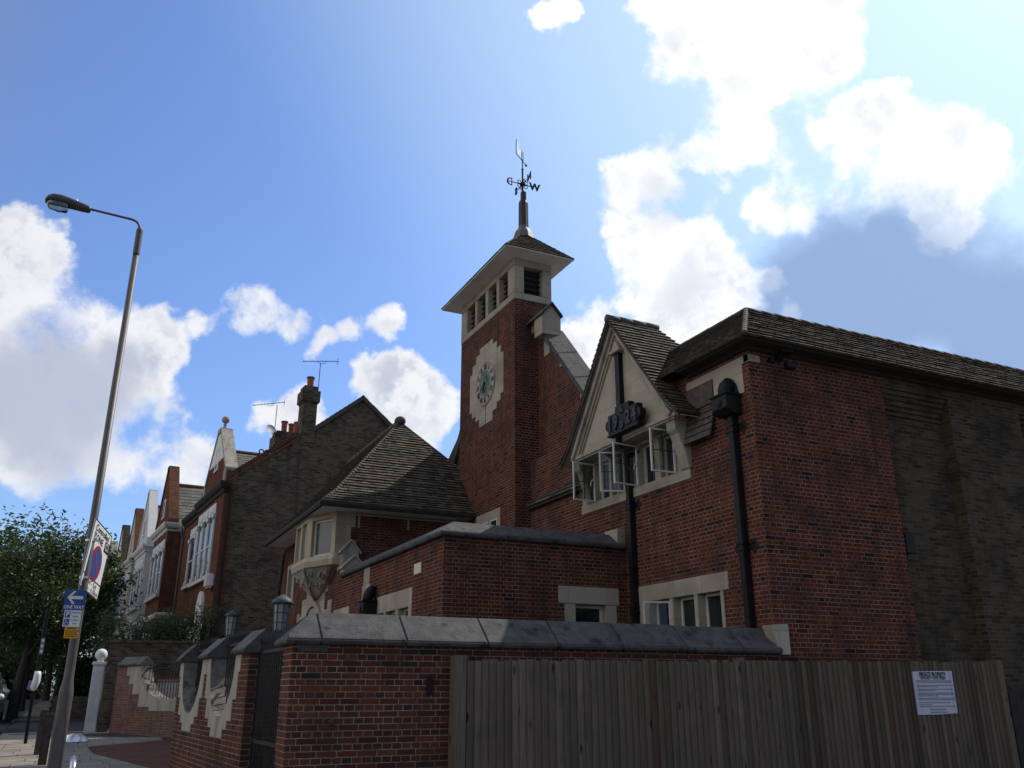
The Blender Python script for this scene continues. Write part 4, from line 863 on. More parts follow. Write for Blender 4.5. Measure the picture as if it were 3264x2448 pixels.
# gate between the two walls
gt = thing('iron_gate', 'tall black iron bar gate between the two brick boundary walls', 'gate', (2.16, 11.2, 0))
m = MB(); ga, gb = V((2.16, 10.52, 0)), V((2.12, 11.84, 0)); n_b = 12
for i in range(n_b+1):
    p = ga.lerp(gb, i/n_b); m.tube([p+V((0, 0, .2)), p+V((0, 0, 2.12))], .011, 6); m.tube([p+V((0, 0, 2.12)), p+V((0, 0, 2.16)), p+V((0, 0, 2.25))], [.019, .016, .003], 6)
m.build('bars', M_IRON, gt)
for z in (1.98, .95, .3):
    m = MB(); m.ob(ga+V((-.012, 0, z)), (.024, 0, 0), gb-ga, (0, 0, .04)); m.build('rail', M_IRON, gt)
# lantern piers
def lantern(x, y, zb, w, name_l, lab_p):
    pr = thing('lantern_pier', lab_p, 'pier', (x, y, G(y)), 'stone capped piers carrying lanterns')
    m = MB(); m.box(x-.2, x+.2, y-.2, y+.2, G(y)-.1, zb-.22); m.build('brickwork', M_BRICKN, pr); m = MB(); m.prism([(x-.24, y-.24, zb-.22), (x+.24, y-.24, zb-.22), (x+.24, y+.24, zb-.22), (x-.24, y+.24, zb-.22)], (0, 0, .08)); m.box(x-.15, x+.15, y-.15, y+.15, zb-.14, zb-.03); m.build('capstone', M_COPE, pr, bevel=.02)
    L = thing('lantern', name_l, 'lantern', (x, y, zb), 'bronze pier lanterns')
    r = w/2; h = w*1.35; m = MB(); m.lathe((x, y, zb), [(r*.62, -.03), (r*.66, .0), (r*.7, .02), (r*.62, .025)], 16); m.build('base', M_BRONZE, L)
    m = MB(); m.lathe((x, y, zb), [(r*.62, .025), (r*.8, h)], 8); m.build('glass', M_CURT if False else glass_mat('lantern_glass_'+('near' if y < 20 else 'far'), (.34, .36, .35), .25), L)
    m = MB()
    for k in range(8):
        a = 2*math.pi*k/8; e = V((math.cos(a), math.sin(a), 0)); m.tube([V((x, y, zb+.02))+e*r*.65, V((x, y, zb+h))+e*r*.84], r*.055, 5)
    for f in (.33, .66): rr = r*(.64+.19*f); m.tube([V((x+rr*math.cos(2*math.pi*k/8), y+rr*math.sin(2*math.pi*k/8), zb+h*f)) for k in range(9)], r*.035, 5)
    m.build('cage', M_BRONZE, L)
    m = MB(); m.lathe((x, y, zb+h), [(r*.8, -.02), (r*1.03, -.01), (r*1.05, .02), (r*.75, .075), (r*.35, .12), (r*.12, .14), (r*.02, .145)], 20); m.build('cap', M_BRONZE, L, smooth=True)
lantern(2.98, 15.0, 2.45, .34, 'larger green bronze lantern with domed cap right above the iron gate', 'brick lantern pier with stone block just behind the iron gate')
lantern(3.52, 24.0, 2.86, .37, 'smaller looking bronze lantern with pale conical cap behind the railed scoops', 'brick lantern pier farther back behind the railed scoops')

# ================================================================== WOODEN FENCE
fe = thing('wooden_fence', 'weathered grey close-board wooden fence in front of the school side wall', 'fence', (4.0, 9.85, .1))
def ftop(x): return 1.885+.0095*(x-4)
def board(x0, x1, tilt):
    m = MB(); z1 = ftop(x0)+random.uniform(-.014, .010); yy = 9.86
    m.raw([(x0, yy-.030, -.1), (x1, yy-.006, -.1), (x1, yy+.004, -.1), (x0, yy+.004, -.1)]+[(x0+tilt, yy-.030, z1), (x1+tilt, yy-.006, z1), (x1+tilt, yy+.004, z1), (x0+tilt, yy+.004, z1)],
          [(3, 2, 1, 0), (4, 5, 6, 7), (0, 1, 5, 4), (1, 2, 6, 5), (2, 3, 7, 6), (3, 0, 4, 7)], random.random())
    m.build('board', M_WOOD, fe)
x = 4.14
while x < 13.28: board(x, x+.112, random.uniform(-.006, .006)); x += .098
for x0, x1, z, dy in ((3.98, 4.115, 1.935, -.06), (8.12, 8.25, 1.965, .012), (13.28, 13.40, 2.0, -.05)):
    m = MB(); m.box(x0, x1, 9.85+dy, 9.97, -.1, z, random.random()*.5+.3); m.build('post', M_WOOD, fe)
m = MB()
for z in (.5, 1.55): m.box(4.1, 13.3, 9.868, 9.91, z, z+.08, .4)
m.build('rail', M_WOOD, fe)
nt = thing('notice_sheet', 'white private property notice tacked to the wooden fence', 'notice', (11.8, 9.83, 1.5))
PNo = Pl((11.38, 9.832, 0), (1, 0, 0), (0, 1, 0)); m = MB()
m.raw([PNo(0, 1.20, 0), PNo(.86, 1.215, 0), PNo(.87, 1.825, 0), PNo(.0, 1.81, -.0), PNo(.43, 1.2, -.004), PNo(.43, 1.82, -.006)], [(0, 4, 5, 3), (4, 1, 2, 5)])
m.build('sheet', M_PAPER, nt, recalc=False)
m = MB(); m.text('PRIVATE PROPERTY', .098, PNo(.43, 1.765, -.009), (1, 0, 0), (0, 0, 1), 0, sx=.66, bold=.003); m.text('24 HOURS / 7 DAYS A WEEK', .052, PNo(.43, 1.715, -.009), (1, 0, 0), (0, 0, 1), 0, sx=.82, bold=.001); m.build('heading', M_BLACK, nt)
m = MB(); rng = random.Random(3)
for z, wd in ((1.675, .74), (1.655, .74), (1.61, .76), (1.59, .42), (1.555, .72), (1.535, .36), (1.5, .76), (1.48, .76), (1.46, .38), (1.425, .78), (1.405, .78), (1.365, .64), (1.335, .26), (1.31, .76)):
    u = .06
    while u < .06+wd: l = rng.uniform(.02, .07); m.poly([PNo(u, z, -.009), PNo(u+l, z, -.009), PNo(u+l, z+.011, -.009), PNo(u, z+.011, -.009)]); u += l+.012
for z, a, b in ((1.265, .26, .62), (1.225, .27, .63)):
    u = a
    while u < b: l = rng.uniform(.03, .07); m.poly([PNo(u, z, -.009), PNo(u+l, z, -.009), PNo(u+l, z+.016, -.009), PNo(u, z+.016, -.009)]); u += l+.012
tag(m.build('small_print', M_GINK, nt), kind='stuff')
dg = MB()
for i in range(9): dg.box(13.44+i*.14, 13.575+i*.14, 9.80, 9.825, -.1, 1.52+.004*(i % 3), .1*i)
dg.box(13.42, 14.7, 9.825, 9.87, .4, .5); dg.box(13.42, 14.7, 9.825, 9.87, 1.2, 1.3)
one(dg, 'board_gate', M_DARK, 'low black board gate at the right end of the wooden fence', 'gate', (14.0, 9.83, .1))

# ================================================================== STREET LAMP AND SIGNS
lp = thing('street_lamp', 'tall grey steel street lamp with short arm and plastic bowl', 'street lamp', (-.02, 12, G(12)))
lx, ly = -.025, 12.0
m = MB(); m.lathe((lx, ly, 0), [(.078, .0), (.078, 1.52), (.075, 1.56), (.056, 1.68), (.053, 1.9), (.04, 7.24)], 20); m.build('column', M_GREY, lp, smooth=True)
m = MB(); m.lathe((lx, ly, 0), [(.044, 7.26), (.045, 7.28), (.045, 7.64), (.04, 7.655), (.02, 7.66)], 16); m.build('sleeve', M_GREY, lp)
m = MB(); m.box(lx-.05, lx+.05, ly-.085, ly-.06, .55, 1.25); m.build('inspection_door', M_GREY, lp, bevel=.01)
m = MB(); m.tube([(lx-.01, ly, 7.62), (lx-.012, ly, 7.69), (lx-.03, ly, 7.735), (lx-.065, ly, 7.765), (lx-.12, ly, 7.782), (-.72, ly, 7.81)], .017, 8); m.build('arm', M_GREY, lp, smooth=True)
M_HEAD = noisy('dark_lamp_housing', (.05, .048, .05), (.07, .066, .068), 9, rough=.5, bs=.08, spec=.4)
def loft(secs, n=16, half=None):           # sections along -x: (x, z, half height up, half height down, half width)
    b = MB(); vs = []
    for (x, z, hu, hd, hw) in secs:
        for k in range(n):
            a = 2*math.pi*k/n; c, s_ = math.cos(a), math.sin(a); p = .75
            vs.append((x, ly+hw*math.copysign(abs(c)**p, c), z+(hu if s_ > 0 else hd)*math.copysign(abs(s_)**p, s_)))
    m_ = len(secs); b.raw(vs, [(i*n+k, i*n+(k+1) % n, (i+1)*n+(k+1) % n, (i+1)*n+k) for i in range(m_-1) for k in range(n)]+[tuple(range(n-1, -1, -1)), tuple(range((m_-1)*n, m_*n))]); return b
hd = loft([(-.675, 7.80, .035, .035, .045), (-.70, 7.80, .045, .045, .06), (-.80, 7.81, .055, .05, .075), (-.93, 7.825, .07, .05, .095), (-1.05, 7.83, .085, .045, .11), (-1.15, 7.825, .08, .035, .11), (-1.21, 7.81, .06, .025, .09), (-1.235, 7.80, .03, .015, .05)]).build('lamp_housing', M_HEAD, lp, smooth=True)
bl = loft([(-.945, 7.775, .02, .05, .06), (-.96, 7.775, .02, .09, .085), (-1.07, 7.782, .02, .10, .095), (-1.17, 7.785, .02, .085, .085), (-1.205, 7.785, .02, .05, .055)]).build('lamp_bowl', M_LENS, lp, smooth=True)
m = MB(); m.ball((-.87, ly, 7.89), .025, 6); m.build('photocell', M_SWHITE, lp)
sg = thing('parking_zone_sign', 'white controlled zone sign with blue and red roundel high on the lamp post', 'sign', (0, 12.1, 3.2))
TL, TR, BL = V((-.004, 11.88, 3.565)), V((.222, 12.58, 3.455)), V((-.068, 11.88, 2.745))
exv = (TR-TL); ezv = (TL-BL); Wd, Hd = exv.length, ezv.length; ex_, ez_ = exv.normalized(), ezv.normalized(); nn_ = ex_.cross(ez_).normalized()
def sp_(u, v, d=0): return BL+exv*u+ezv*v+nn_*d
m = MB(); m.prism([sp_(0, 0), sp_(1, 0), sp_(1, 1), sp_(0, 1)], -nn_*.012); m.build('plate', M_SWHITE, sg, bevel=.003)
m = MB()
for a, b, c, d in ((.0, 1, .0, .012), (0, 1, .988, 1), (.0, .015, .012, .988), (.985, 1, .012, .988), (0.015, .985, .205, .217)): m.prism([sp_(a, c, .002), sp_(b, c, .002), sp_(b, d, .002), sp_(a, d, .002)], nn_*.0015)
m.text('Controlled', .11, sp_(.5, .905, .004), ex_, ez_, 0, bold=.001, fit=Wd*.74); m.text('ZONE', .115, sp_(.37, .775, .004), ex_, ez_, 0, bold=.001, fit=Wd*.5); m.text('Mon - Sat', .085, sp_(.5, .15, .004), ex_, ez_, 0, fit=Wd*.6); m.text('8.30am - 6.30pm', .085, sp_(.5, .06, .004), ex_, ez_, 0, fit=Wd*.9)
m.prism([sp_(.74, .695, .003), sp_(.97, .695, .003), sp_(.97, .845, .003), sp_(.74, .845, .003)], nn_*.001); m.build('lettering', M_BLACK, sg)
m = MB(); m.text('C1', .12, sp_(.855, .768, .007), ex_, ez_, 0, bold=.002, fit=Wd*.17); m.build('zone_code', M_SWHITE, sg)
cq = sp_(.5, .44, .002); axq = (ex_, ez_, nn_)
m = MB(); m.lathe(cq, [(.215, 0), (.215, .002), (.01, .002)], 36, ax=axq); m.build('red_disc', M_SRED, sg)
m = MB(); m.lathe(cq, [(.178, .002), (.178, .004), (.01, .004)], 36, ax=axq); m.build('blue_disc', M_SBLUE, sg)
dgl = (ex_*.72-ez_*.69).normalized(); dgp = (ex_*.69+ez_*.72).normalized(); m = MB(); m.prism([cq+nn_*.005+dgl*s1*.185+dgp*s2*.019 for s1, s2 in ((-1, -1), (1, -1), (1, 1), (-1, 1))], nn_*.001); m.build('red_bar', M_SRED, sg)
for z in (3.3, 2.85): m = MB(); m.lathe((lx, ly, z), [(.056, -.012), (.06, -.012), (.06, .012), (.056, .012)], 16); m.build('strap', M_STEEL, sg)
PS = Pl((0, 11.88, 0), (1, 0, 0), (0, 1, 0))
sg = thing('one_way_sign', 'blue one way sign with white arrow pointing left on the lamp post', 'sign', (-.09, 11.88, 2.57))
def rplate(mb, u0, u1, z0, z1, d0, d1, r=.02):
    pts = []
    for cx_, cz_, a in ((u1-r, z1-r, 0), (u0+r, z1-r, 90), (u0+r, z0+r, 180), (u1-r, z0+r, 270)): pts += [(cx_+r*math.cos(R(a+k*22.5)), cz_+r*math.sin(R(a+k*22.5))) for k in range(5)]
    PS.prism(mb, pts, d0, d1)
m = MB(); rplate(m, -.205, .025, 2.455, 2.69, 0, .012); m.build('plate', M_SBLUE, sg)
m = MB(); PS.prism(m, [(-.175, 2.60), (-.115, 2.675), (-.085, 2.675), (-.13, 2.618), (-.005, 2.618), (-.005, 2.582), (-.13, 2.582), (-.085, 2.525), (-.115, 2.525)], -.002, -.0005); m.build('arrow', M_ARROW, sg)
m = MB(); m.text('ONE WAY', .058, PS(-.09, 2.487, -.002), (1, 0, 0), (0, 0, 1), 0, sx=.8, bold=.0008); m.build('lettering', M_SWHITE, sg)
m = MB(); m.lathe((lx, ly, 2.57), [(.056, -.012), (.06, -.012), (.06, .012), (.056, .012)], 16); m.box(lx-.03, lx+.03, 11.892, 11.95, 2.55, 2.59); m.build('strap', M_STEEL, sg)
sg = thing('disabled_parking_sign', 'white disabled badge holders parking sign below the blue sign', 'sign', (-.09, 11.88, 2.36))
m = MB(); rplate(m, -.18, .0, 2.262, 2.452, 0, .012, .008); m.build('plate', M_SWHITE, sg)
m = MB(); PS.box(m, -.17, -.115, 2.365, 2.44, -.003, -.0005); PS.box(m, -.17, -.115, 2.275, 2.352, -.003, -.0005); m.build('blue_square', M_SBLUE, sg)
m = MB(); m.text('P', .075, PS(-.142, 2.403, -.005), (1, 0, 0), (0, 0, 1), 0, bold=.002)
cw = V((-.146, 11.875, 2.303)); m.tube([cw+V((.016*math.cos(a), 0, .016*math.sin(a)-.008)) for a in [R(60+i*25) for i in range(11)]], .0025, 5); m.tube([cw+V((-.004, 0, .03)), cw+V((-.002, 0, .008)), cw+V((.014, 0, .006)), cw+V((.02, 0, -.018))], .0032, 5); m.ball(cw+V((-.004, 0, .036)), .006, 5)
m.build('symbol', M_SWHITE, sg)
m = MB()
for i, t_ in enumerate(('Disabled', 'badge', 'holders', 'only')): m.text(t_, .032, PS(-.057, 2.425-.042*i, -.002), (1, 0, 0), (0, 0, 1), 0, sx=.85)
m.build('lettering', M_BLACK, sg)
m = MB(); m.box(lx-.03, lx+.03, 11.892, 11.95, 2.34, 2.37); m.build('strap', M_STEEL, sg)
sg = thing('yellow_notice', 'small yellow printed notice at the bottom of the stack of signs', 'notice', (-.075, 11.885, 2.19))
m = MB(); PS.box(m, -.148, -.002, 2.132, 2.258, .005, .011); m.build('plate', M_SYEL, sg)
m = MB(); m.text('NOTICE', .026, PS(-.075, 2.243, .002), (1, 0, 0), (0, 0, 1), 0, bold=.001)
for z in (2.21, 2.19, 2.17, 2.15):
    u = -.135
    while u < -.02: l = random.uniform(.012, .03); m.poly([PS(u, z, .003), PS(u+l, z, .003), PS(u+l, z+.008, .003), PS(u, z+.008, .003)]); u += l+.006
m.build('print', M_BLACK, sg); m = MB(); m.box(lx-.03, lx+.03, 11.893, 11.95, 2.17, 2.2); m.build('strap', M_STEEL, sg)

# ================================================================== GROUND
def sheet(name, x0, x1, y0, y1, dz, m_, ny=30, label=None):
    b = MB(); ys_ = [y0+(y1-y0)*i/ny for i in range(ny+1)]
    for a, c in zip(ys_, ys_[1:]): b.poly([(x0, a, G(a)+dz), (x1, a, G(a)+dz), (x1, c, G(c)+dz), (x0, c, G(c)+dz)])
    return tag(b.build(name, m_, recalc=False), kind='structure')
b = MB(); yy = [-400, -40, 0, 40, 80, 120, 160, 300, 900]
for a, c in zip(yy, yy[1:]): b.poly([(-700, a, G(a)-.12), (700, a, G(a)-.12), (700, c, G(c)-.12), (-700, c, G(c)-.12)])
tag(b.build('ground', M_EARTH, recalc=False), kind='structure')
sheet('road', -8.0, -1.62, -30, 150, -.108, M_ASPH)
sheet('pavement', -1.5, 2.3, -30, 26.1, 0, M_SLAB); sheet('crossover', -1.5, 3.0, 26.104, 36.4, -.05, M_ASPH); sheet('far_pavement', -1.5, 3.6, 36.55, 150, 0, M_SLAB)
b = MB(); b.prism([(1.12, 23.9, G(23)+.006), (.55, 22.9, G(23)+.006), (.62, 21.2, G(21)+.006), (1.62, 17.0, G(17)+.006), (2.6, 17.0, G(17)+.006), (2.9, 25.5, G(25)+.006)], (0, 0, .004)); tag(b.build('block_paving', M_BLOCK), kind='structure')
b = MB()
for a in range(-30, 150, 2):
    if 26 <= a < 36: continue
    b.ob((-1.62, a, G(a)-.12), (.12, 0, 0), (0, 1.99, G(a+2)-G(a)), (0, 0, .125), random.random())
b.ob((-1.5, 36.4, G(36.4)-.1), (5, 0, 0), (0, .15, 0), (0, 0, .11)); tag(b.build('kerb', M_COPE), kind='structure')
sheet('opposite_pavement', -11, -8.1, -30, 150, 0, M_SLAB)

# ================================================================== STREET FURNITURE
def bollard(x, y, h, lab):
    t_ = thing('wooden_bollard', lab, 'bollard', (x, y, G(y)), 'wooden bollards beside the lamp post')
    g = G(y); m = MB(); m.prism([(x-.07, y-.07, g-.1), (x+.07, y-.07, g-.1), (x+.07, y+.07, g-.1), (x-.07, y+.07, g-.1)], (0, 0, h+.06)); m.build('post', M_POST, t_, bevel=.008)
    m = MB(); m.raw([(x-.07, y-.07, g+h-.04), (x+.07, y-.07, g+h-.04), (x+.07, y+.07, g+h-.04), (x-.07, y+.07, g+h-.04), (x-.045, y-.045, g+h), (x+.045, y-.045, g+h), (x+.045, y+.045, g+h), (x-.045, y+.045, g+h)], [(0, 1, 5, 4), (1, 2, 6, 5), (2, 3, 7, 6), (3, 0, 4, 7), (4, 5, 6, 7)]); m.build('chamfered_top', M_POST, t_)
bollard(-.39, 21.29, .88, 'dark square wooden bollard farther from the lamp post'); bollard(-.25, 18.94, .87, 'dark square wooden bollard half hidden by the lamp post')
sp = thing('sign_post', 'thin black sign post leaning slightly with small plates and plastic wrapped round it', 'sign post', (-.75, 24.65, G(24.65)))
g0 = G(24.65); m = MB(); m.tube([(-.74, 24.65, g0-.1), (-.755, 24.65, 1.5), (-.74, 24.65, 3.45)], .04, 10); m.build('pole', M_IRON, sp)
m = MB(); m.box(-.775, -.695, 24.59, 24.60, 2.37, 2.75); m.build('plate', M_GINK, sp); m = MB()
for z, c in ((2.66, 0), (2.53, 0), (2.41, 0)): m.box(-.765, -.705, 24.584, 24.588, z, z+.06)
m.build('label', M_SWHITE, sp)
m = MB(); rng = random.Random(8)
m.tube([(-.77, 24.62, 1.56), (-.765, 24.6, 1.62), (-.73, 24.6, 1.75), (-.725, 24.61, 1.9), (-.73, 24.63, 1.97)], [.05, .075, .085, .08, .07], 9); m.build('plastic_wrap', M_NWHITE, sp, smooth=True)
m = MB(); m.ob((-.915, 24.75, 1.58), (.16, .03, 0), (.03, .01, .2), (0, .006, 0)); m.build('small_board', plain('pale_blue_board', (.22, .25, .4)), sp)
hp = thing('cycle_hoop', 'bare steel cycle hoop seen end on beside the lamp post foot', 'cycle stand', (.125, 9.05, G(9)))
m = MB(); m.tube([(.125, 9.0, 0), (.125, 9.0, .86)]+[(.125, 9.0+.1*(1-math.cos(R(a))), .86+.1*math.sin(R(a))) for a in range(15, 91, 15)]+[(.125, 9.6, .96)]+[(.125, 9.6+.1*math.sin(R(a)), .86+.1*math.cos(R(a))) for a in range(15, 91, 15)]+[(.125, 9.7, 0)], .027, 12); m.build('hoop', M_STEEL, hp, smooth=True)
bm_ = MB(); rng = random.Random(4); cx0, cy0 = .22, 25.0; vs = []; nu, nv_ = 14, 9
for i in range(nu+1):
    for j in range(nv_+1):
        u, v = i/nu, j/nv_; e = math.sin(math.pi*min(1, max(0, u)))**.5*math.sin(math.pi*v)**.6
        vs.append((-.12+.72*u+rng.uniform(-.02, .02), 24.3+1.5*v+.4*u+rng.uniform(-.03, .03), G(25)+.01+.15*e*rng.uniform(.7, 1.15)))
bm_.raw(vs, [(i*(nv_+1)+j, (i+1)*(nv_+1)+j, (i+1)*(nv_+1)+j+1, i*(nv_+1)+j+1) for i in range(nu) for j in range(nv_)])
one(bm_, 'plastic_bag', M_PLAST, 'crumpled clear plastic bag lying on the sunlit paving slabs', 'bag', (.25, 25, G(25)), recalc=False)

# ================================================================== FORECOURTS
gp = thing('white_gatepost', 'white painted square gatepost topped with a white ball', 'gatepost', (.70, 29.8, .47))
m = MB(); m.box(.55, .85, 29.65, 29.95, .3, 2.26); m.build('shaft', M_RENDER, gp, bevel=.01); m = MB(); m.box(.51, .89, 29.61, 29.99, 2.26, 2.36); m.build('cap', M_RENDER, gp, bevel=.02)
m = MB(); m.ball((.72, 29.8, 2.56), .17, 10); m.lathe((.72, 29.8, 2.36), [(.1, 0), (.08, .04), (.05, .05)], 12); m.build('ball_finial', M_RENDER, gp, smooth=True); m = MB(); m.box(.58, .82, 29.645, 29.648, .7, 2.1); m.build('sunk_panel', M_WHITE, gp)
m = MB(); m.box(.90, 1.17, 29.6, 29.95, .3, 2.3); one(m, 'brick_pier', M_STOCK, 'narrow yellow brick pier squeezed between white gatepost and splayed wall', 'pier', (1.03, 29.8, .47))
gw = thing('garden_wall', 'tall dark brick garden wall below the climber and shrubs', 'wall', (3, 31.8, .5))
m = MB(); m.box(.98, 5.38, 31.8, 32.1, .2, 3.02); m.build('brickwork', M_STOCK, gw); m = MB(); m.box(.94, 5.38, 31.75, 32.15, 3.02, 3.10); m.build('brick_on_edge', M_STOCK, gw)
lw = thing('low_white_wall', 'low white painted wall with orange tile coping seen through the railed scoop', 'wall', (3, 28.6, .5))
m = MB(); m.box(2.28, 4.6, 28.5, 28.7, .2, 1.86); m.build('wall_face', M_PWHT, lw); m = MB()
for i in range(8): m.box(2.24+i*.3, 2.53+i*.3, 28.44, 28.76, 1.86, 1.92, random.random())
m.build('tile_coping', M_POT, lw)

# ================================================================== TERRACE HOUSES
TH = R(3.7); HO = V((4.28, 33.0, 0))
def HW(x, y, z): return V((HO.x+x*math.cos(TH)-y*math.sin(TH), HO.y+x*math.sin(TH)+y*math.cos(TH), z))
def house(y0, y1, wallm, label, b0, b1, bx, apex, apz, basez, trim, gm, wins, gable_w=None, cop=None, roofm=M_SLATE, side_gable=False, door=None):
    h = thing('terrace_house', label, 'house', HW(0, y0, 0), 'gabled houses along the street'); h.rotation_euler = (0, 0, TH)
    o = V(h.location); L = lambda x, y, z: o+V((x, y-y0, z))
    P = Pl(L(0, 0, 0), (0, 1, 0), (1, 0, 0)); PB = Pl(L(bx, 0, 0), (0, 1, 0), (1, 0, 0))
    m = MB(); hole0 = [w_[:4] for w_ in wins if not w_[4]]
    grid_wall(m, P, (y0, y1), (-.2, 8.9), [], 0)
    m.poly([L(9.8, y0, -.2), L(9.8, y1, -.2), L(9.8, y1, 8.9), L(9.8, y0, 8.9)]); m.poly([L(0, y1, -.2), L(9.8, y1, -.2), L(9.8, y1, 8.9), L(4.91, y1, 12.75), L(0, y1, 8.9)])
    m.prism([L(bx, b0, -.2), L(bx, b1, -.2), L(.0, b1, -.2), L(.0, b0, -.2)], (0, 0, 8.9)); wl = m.build('wall', wallm, h)
    if side_gable:
        m = MB(); m.prism([L(0, y0, -.2), L(9.8, y0, -.2), L(9.8, y0, 9.0), L(4.91, y0, 12.86), L(0, y0, 9.0)], (0, .3, 0)); m.build('gable_end', M_STOCK, h)
        m = MB(); m.box(*[c for a in (0,) for c in (L(-.02, 0, 0).x, L(.2, 0, 0).x, L(0, y0-.02, 0).y, L(0, y0+.1, 0).y)], 0, 9.0); m.build('red_quoin', M_HBRN, h)
        m = MB(); k = 26
        for i in range(k):                # toothed brick coping on the lower rake
            f0, f1 = i/k, (i+.8)/k; a, b_ = L(-.05+2.5*f0, y0-.05, 9.0+1.98*f0), L(-.05+2.5*f1, y0-.05, 9.0+1.98*f1); m.ob(a, b_-a, (0, .4, 0), (-.09, 0, .12), random.random())
        m.ob(L(-.1, y0-.03, 8.93), (2.6, 0, 2.05), (0, .36, 0), (.05, 0, -.09)); m.build('rake_coping', M_HBRN, h)
        m = MB()
        for xa, za, xb, zb in ((2.95, 11.3, 4.91, 12.93), (9.9, 8.98, 4.91, 12.93)):
            n_ = 22
            for i in range(n_):
                a, b_ = V((xa, za)).lerp(V((xb, zb)), i/n_), V((xa, za)).lerp(V((xb, zb)), (i+1.05)/n_)
                m.ob(L(a.x, y0-.1, a.y-.14), V((b_.x-a.x, 0, b_.y-a.y)), (0, .5, 0), (0, 0, .20+.012*(i % 2)), random.random())
        m.build('verge_tiles', M_RIDGED, h)
        m = MB(); m.tube([L(.02, y0-.06, 8.6), L(.02, y0-.06, .3)], .05, 8); m.tube([L(.3, y0-.06, 3.35), L(1.2, y0-.06, 3.4), L(3.8, y0-.06, 3.65)], .04, 6); m.build('waste_pipe', M_IRON, h)
    # main roof
    t = MB()
    if roofm is M_SLATE: tile_roof(t, [L(-.12, y0+.25, 8.88), L(-.12, y1, 8.88), L(4.91, y1, 12.8), L(4.91, y0+.25, 12.8)], .25, .33, th=.01, seed=int(y0*7)+1)
    t.poly([L(9.9, y0+.25, 8.88), L(9.9, y1, 8.88), L(4.91, y1, 12.8), L(4.91, y0+.25, 12.8)])
    ym = apex; zr_ = apz-.75; xr_ = (zr_-8.95)/.785
    hwid = gable_w or (b1-b0)/2+.15; zb_ = basez
    for sgn in (-1, 1): tile_roof(t, [L(bx+.25, ym, zr_), L(bx+.25, ym+sgn*hwid, zb_-.05), L((zb_-8.95)/.785+.05, ym+sgn*hwid, zb_-.05), L(xr_+.1, ym, zr_)], .25, .33, th=.01, seed=int(y0*7)+2)
    rf_ = t.build('roof', roofm, h, recalc=False)
    m = MB(); ridge(m, L(bx+.3, ym, zr_+.02), L(xr_, ym, zr_+.02), .09, .42, 8); m.build('ridge_tiles', M_RIDGE, h); m = MB(); ridge(m, L(4.91, y0+.3, 12.82), L(4.91, y1, 12.82), .09, .42, 8)
    m.build('ridge_tiles', M_RIDGE, h)
    for q in range(2): m = MB(); c = L(xr_-.25-.22*q, ym, zr_+.17); m.tube([c+V((.09*math.cos(a), 0, .09*math.sin(a))) for a in [R(30*i) for i in range(13)]], .03, 6); m.build('ridge_finial', M_RIDGE, h)
    # front gable
    m = MB(); m.prism([L(bx, ym-hwid, zb_), L(bx, ym+hwid, zb_), L(bx, ym+.22, apz), L(bx, ym-.22, apz)], (.32, 0, 0)); m.prism([L(bx, b0, 8.7), L(bx, b1, 8.7), L(bx, b1, zb_), L(bx, b0, zb_)], (.3, 0, 0)); gb_ = m.build('front_gable', gm, h)
    m = MB()
    for sgn in (-1, 1):
        a, b_ = L(bx-.05, ym+sgn*(hwid+.02), zb_), L(bx-.05, ym+sgn*.2, apz); e = b_-a; nx = V((0, sgn*e.z, -sgn*e.y)).normalized()
        if nx.z < 0: nx = -nx
        m.ob(a, e, (.45, 0, 0), nx*.13, random.random()); m.box(L(bx-.06, 0, 0).x, L(bx+.42, 0, 0).x, a.y-(.22 if sgn > 0 else .12), a.y+(.12 if sgn > 0 else .22), zb_-.42, zb_+.06)
    m.box(L(bx-.07, 0, 0).x, L(bx+.4, 0, 0).x, L(0, ym-.26, 0).y, L(0, ym+.26, 0).y, apz-.06, apz+.12); m.build('gable_coping', cop or M_STONEW, h)
    m = MB(); PB.box(m, ym-.35, ym+.35, zb_+.35, zb_+.42, -.05, .05); PB.box(m, ym-.3, ym-.2, zb_+.42, zb_+1.2, -.03, .05); PB.box(m, ym+.2, ym+.3, zb_+.42, zb_+1.2, -.03, .05); PB.box(m, ym-.3, ym+.3, zb_+1.2, zb_+1.3, -.03, .05); aw = m.build('attic_window', trim, h); m = MB(); PB.box(m, ym-.2, ym+.2, zb_+.42, zb_+1.2, -.01, .05); m.build('pane', M_GLASS, aw)
    # cornice and band
    m = MB(); coping(m, [(L(0, y1, 0).x, L(0, y1, 0).y), (L(0, b1, 0).x, L(0, b1, 0).y), (L(bx, b1, 0).x, L(bx, b1, 0).y), (L(bx, b0, 0).x, L(bx, b0, 0).y), (L(0, b0, 0).x, L(0, b0, 0).y), (L(0, y0, 0).x, L(0, y0, 0).y)], [(-.02, 8.42), (.05, 8.45), (.08, 8.56), (.16, 8.62), (.22, 8.74), (.22, 8.82), (-.02, 8.86)], side=-1)
    m.build('cornice', trim if wallm is not M_HRED else M_DARK, h)
    m = MB(); coping(m, [(L(bx, b1, 0).x, L(bx, b1, 0).y), (L(bx, b0, 0).x, L(bx, b0, 0).y), (L(0, b0, 0).x, L(0, b0, 0).y)], [(-.02, 4.55), (.06, 4.58), (.1, 4.72), (.03, 4.82), (-.02, 4.85)], side=-1)
    if not side_gable: m.build('string_course', trim, h)
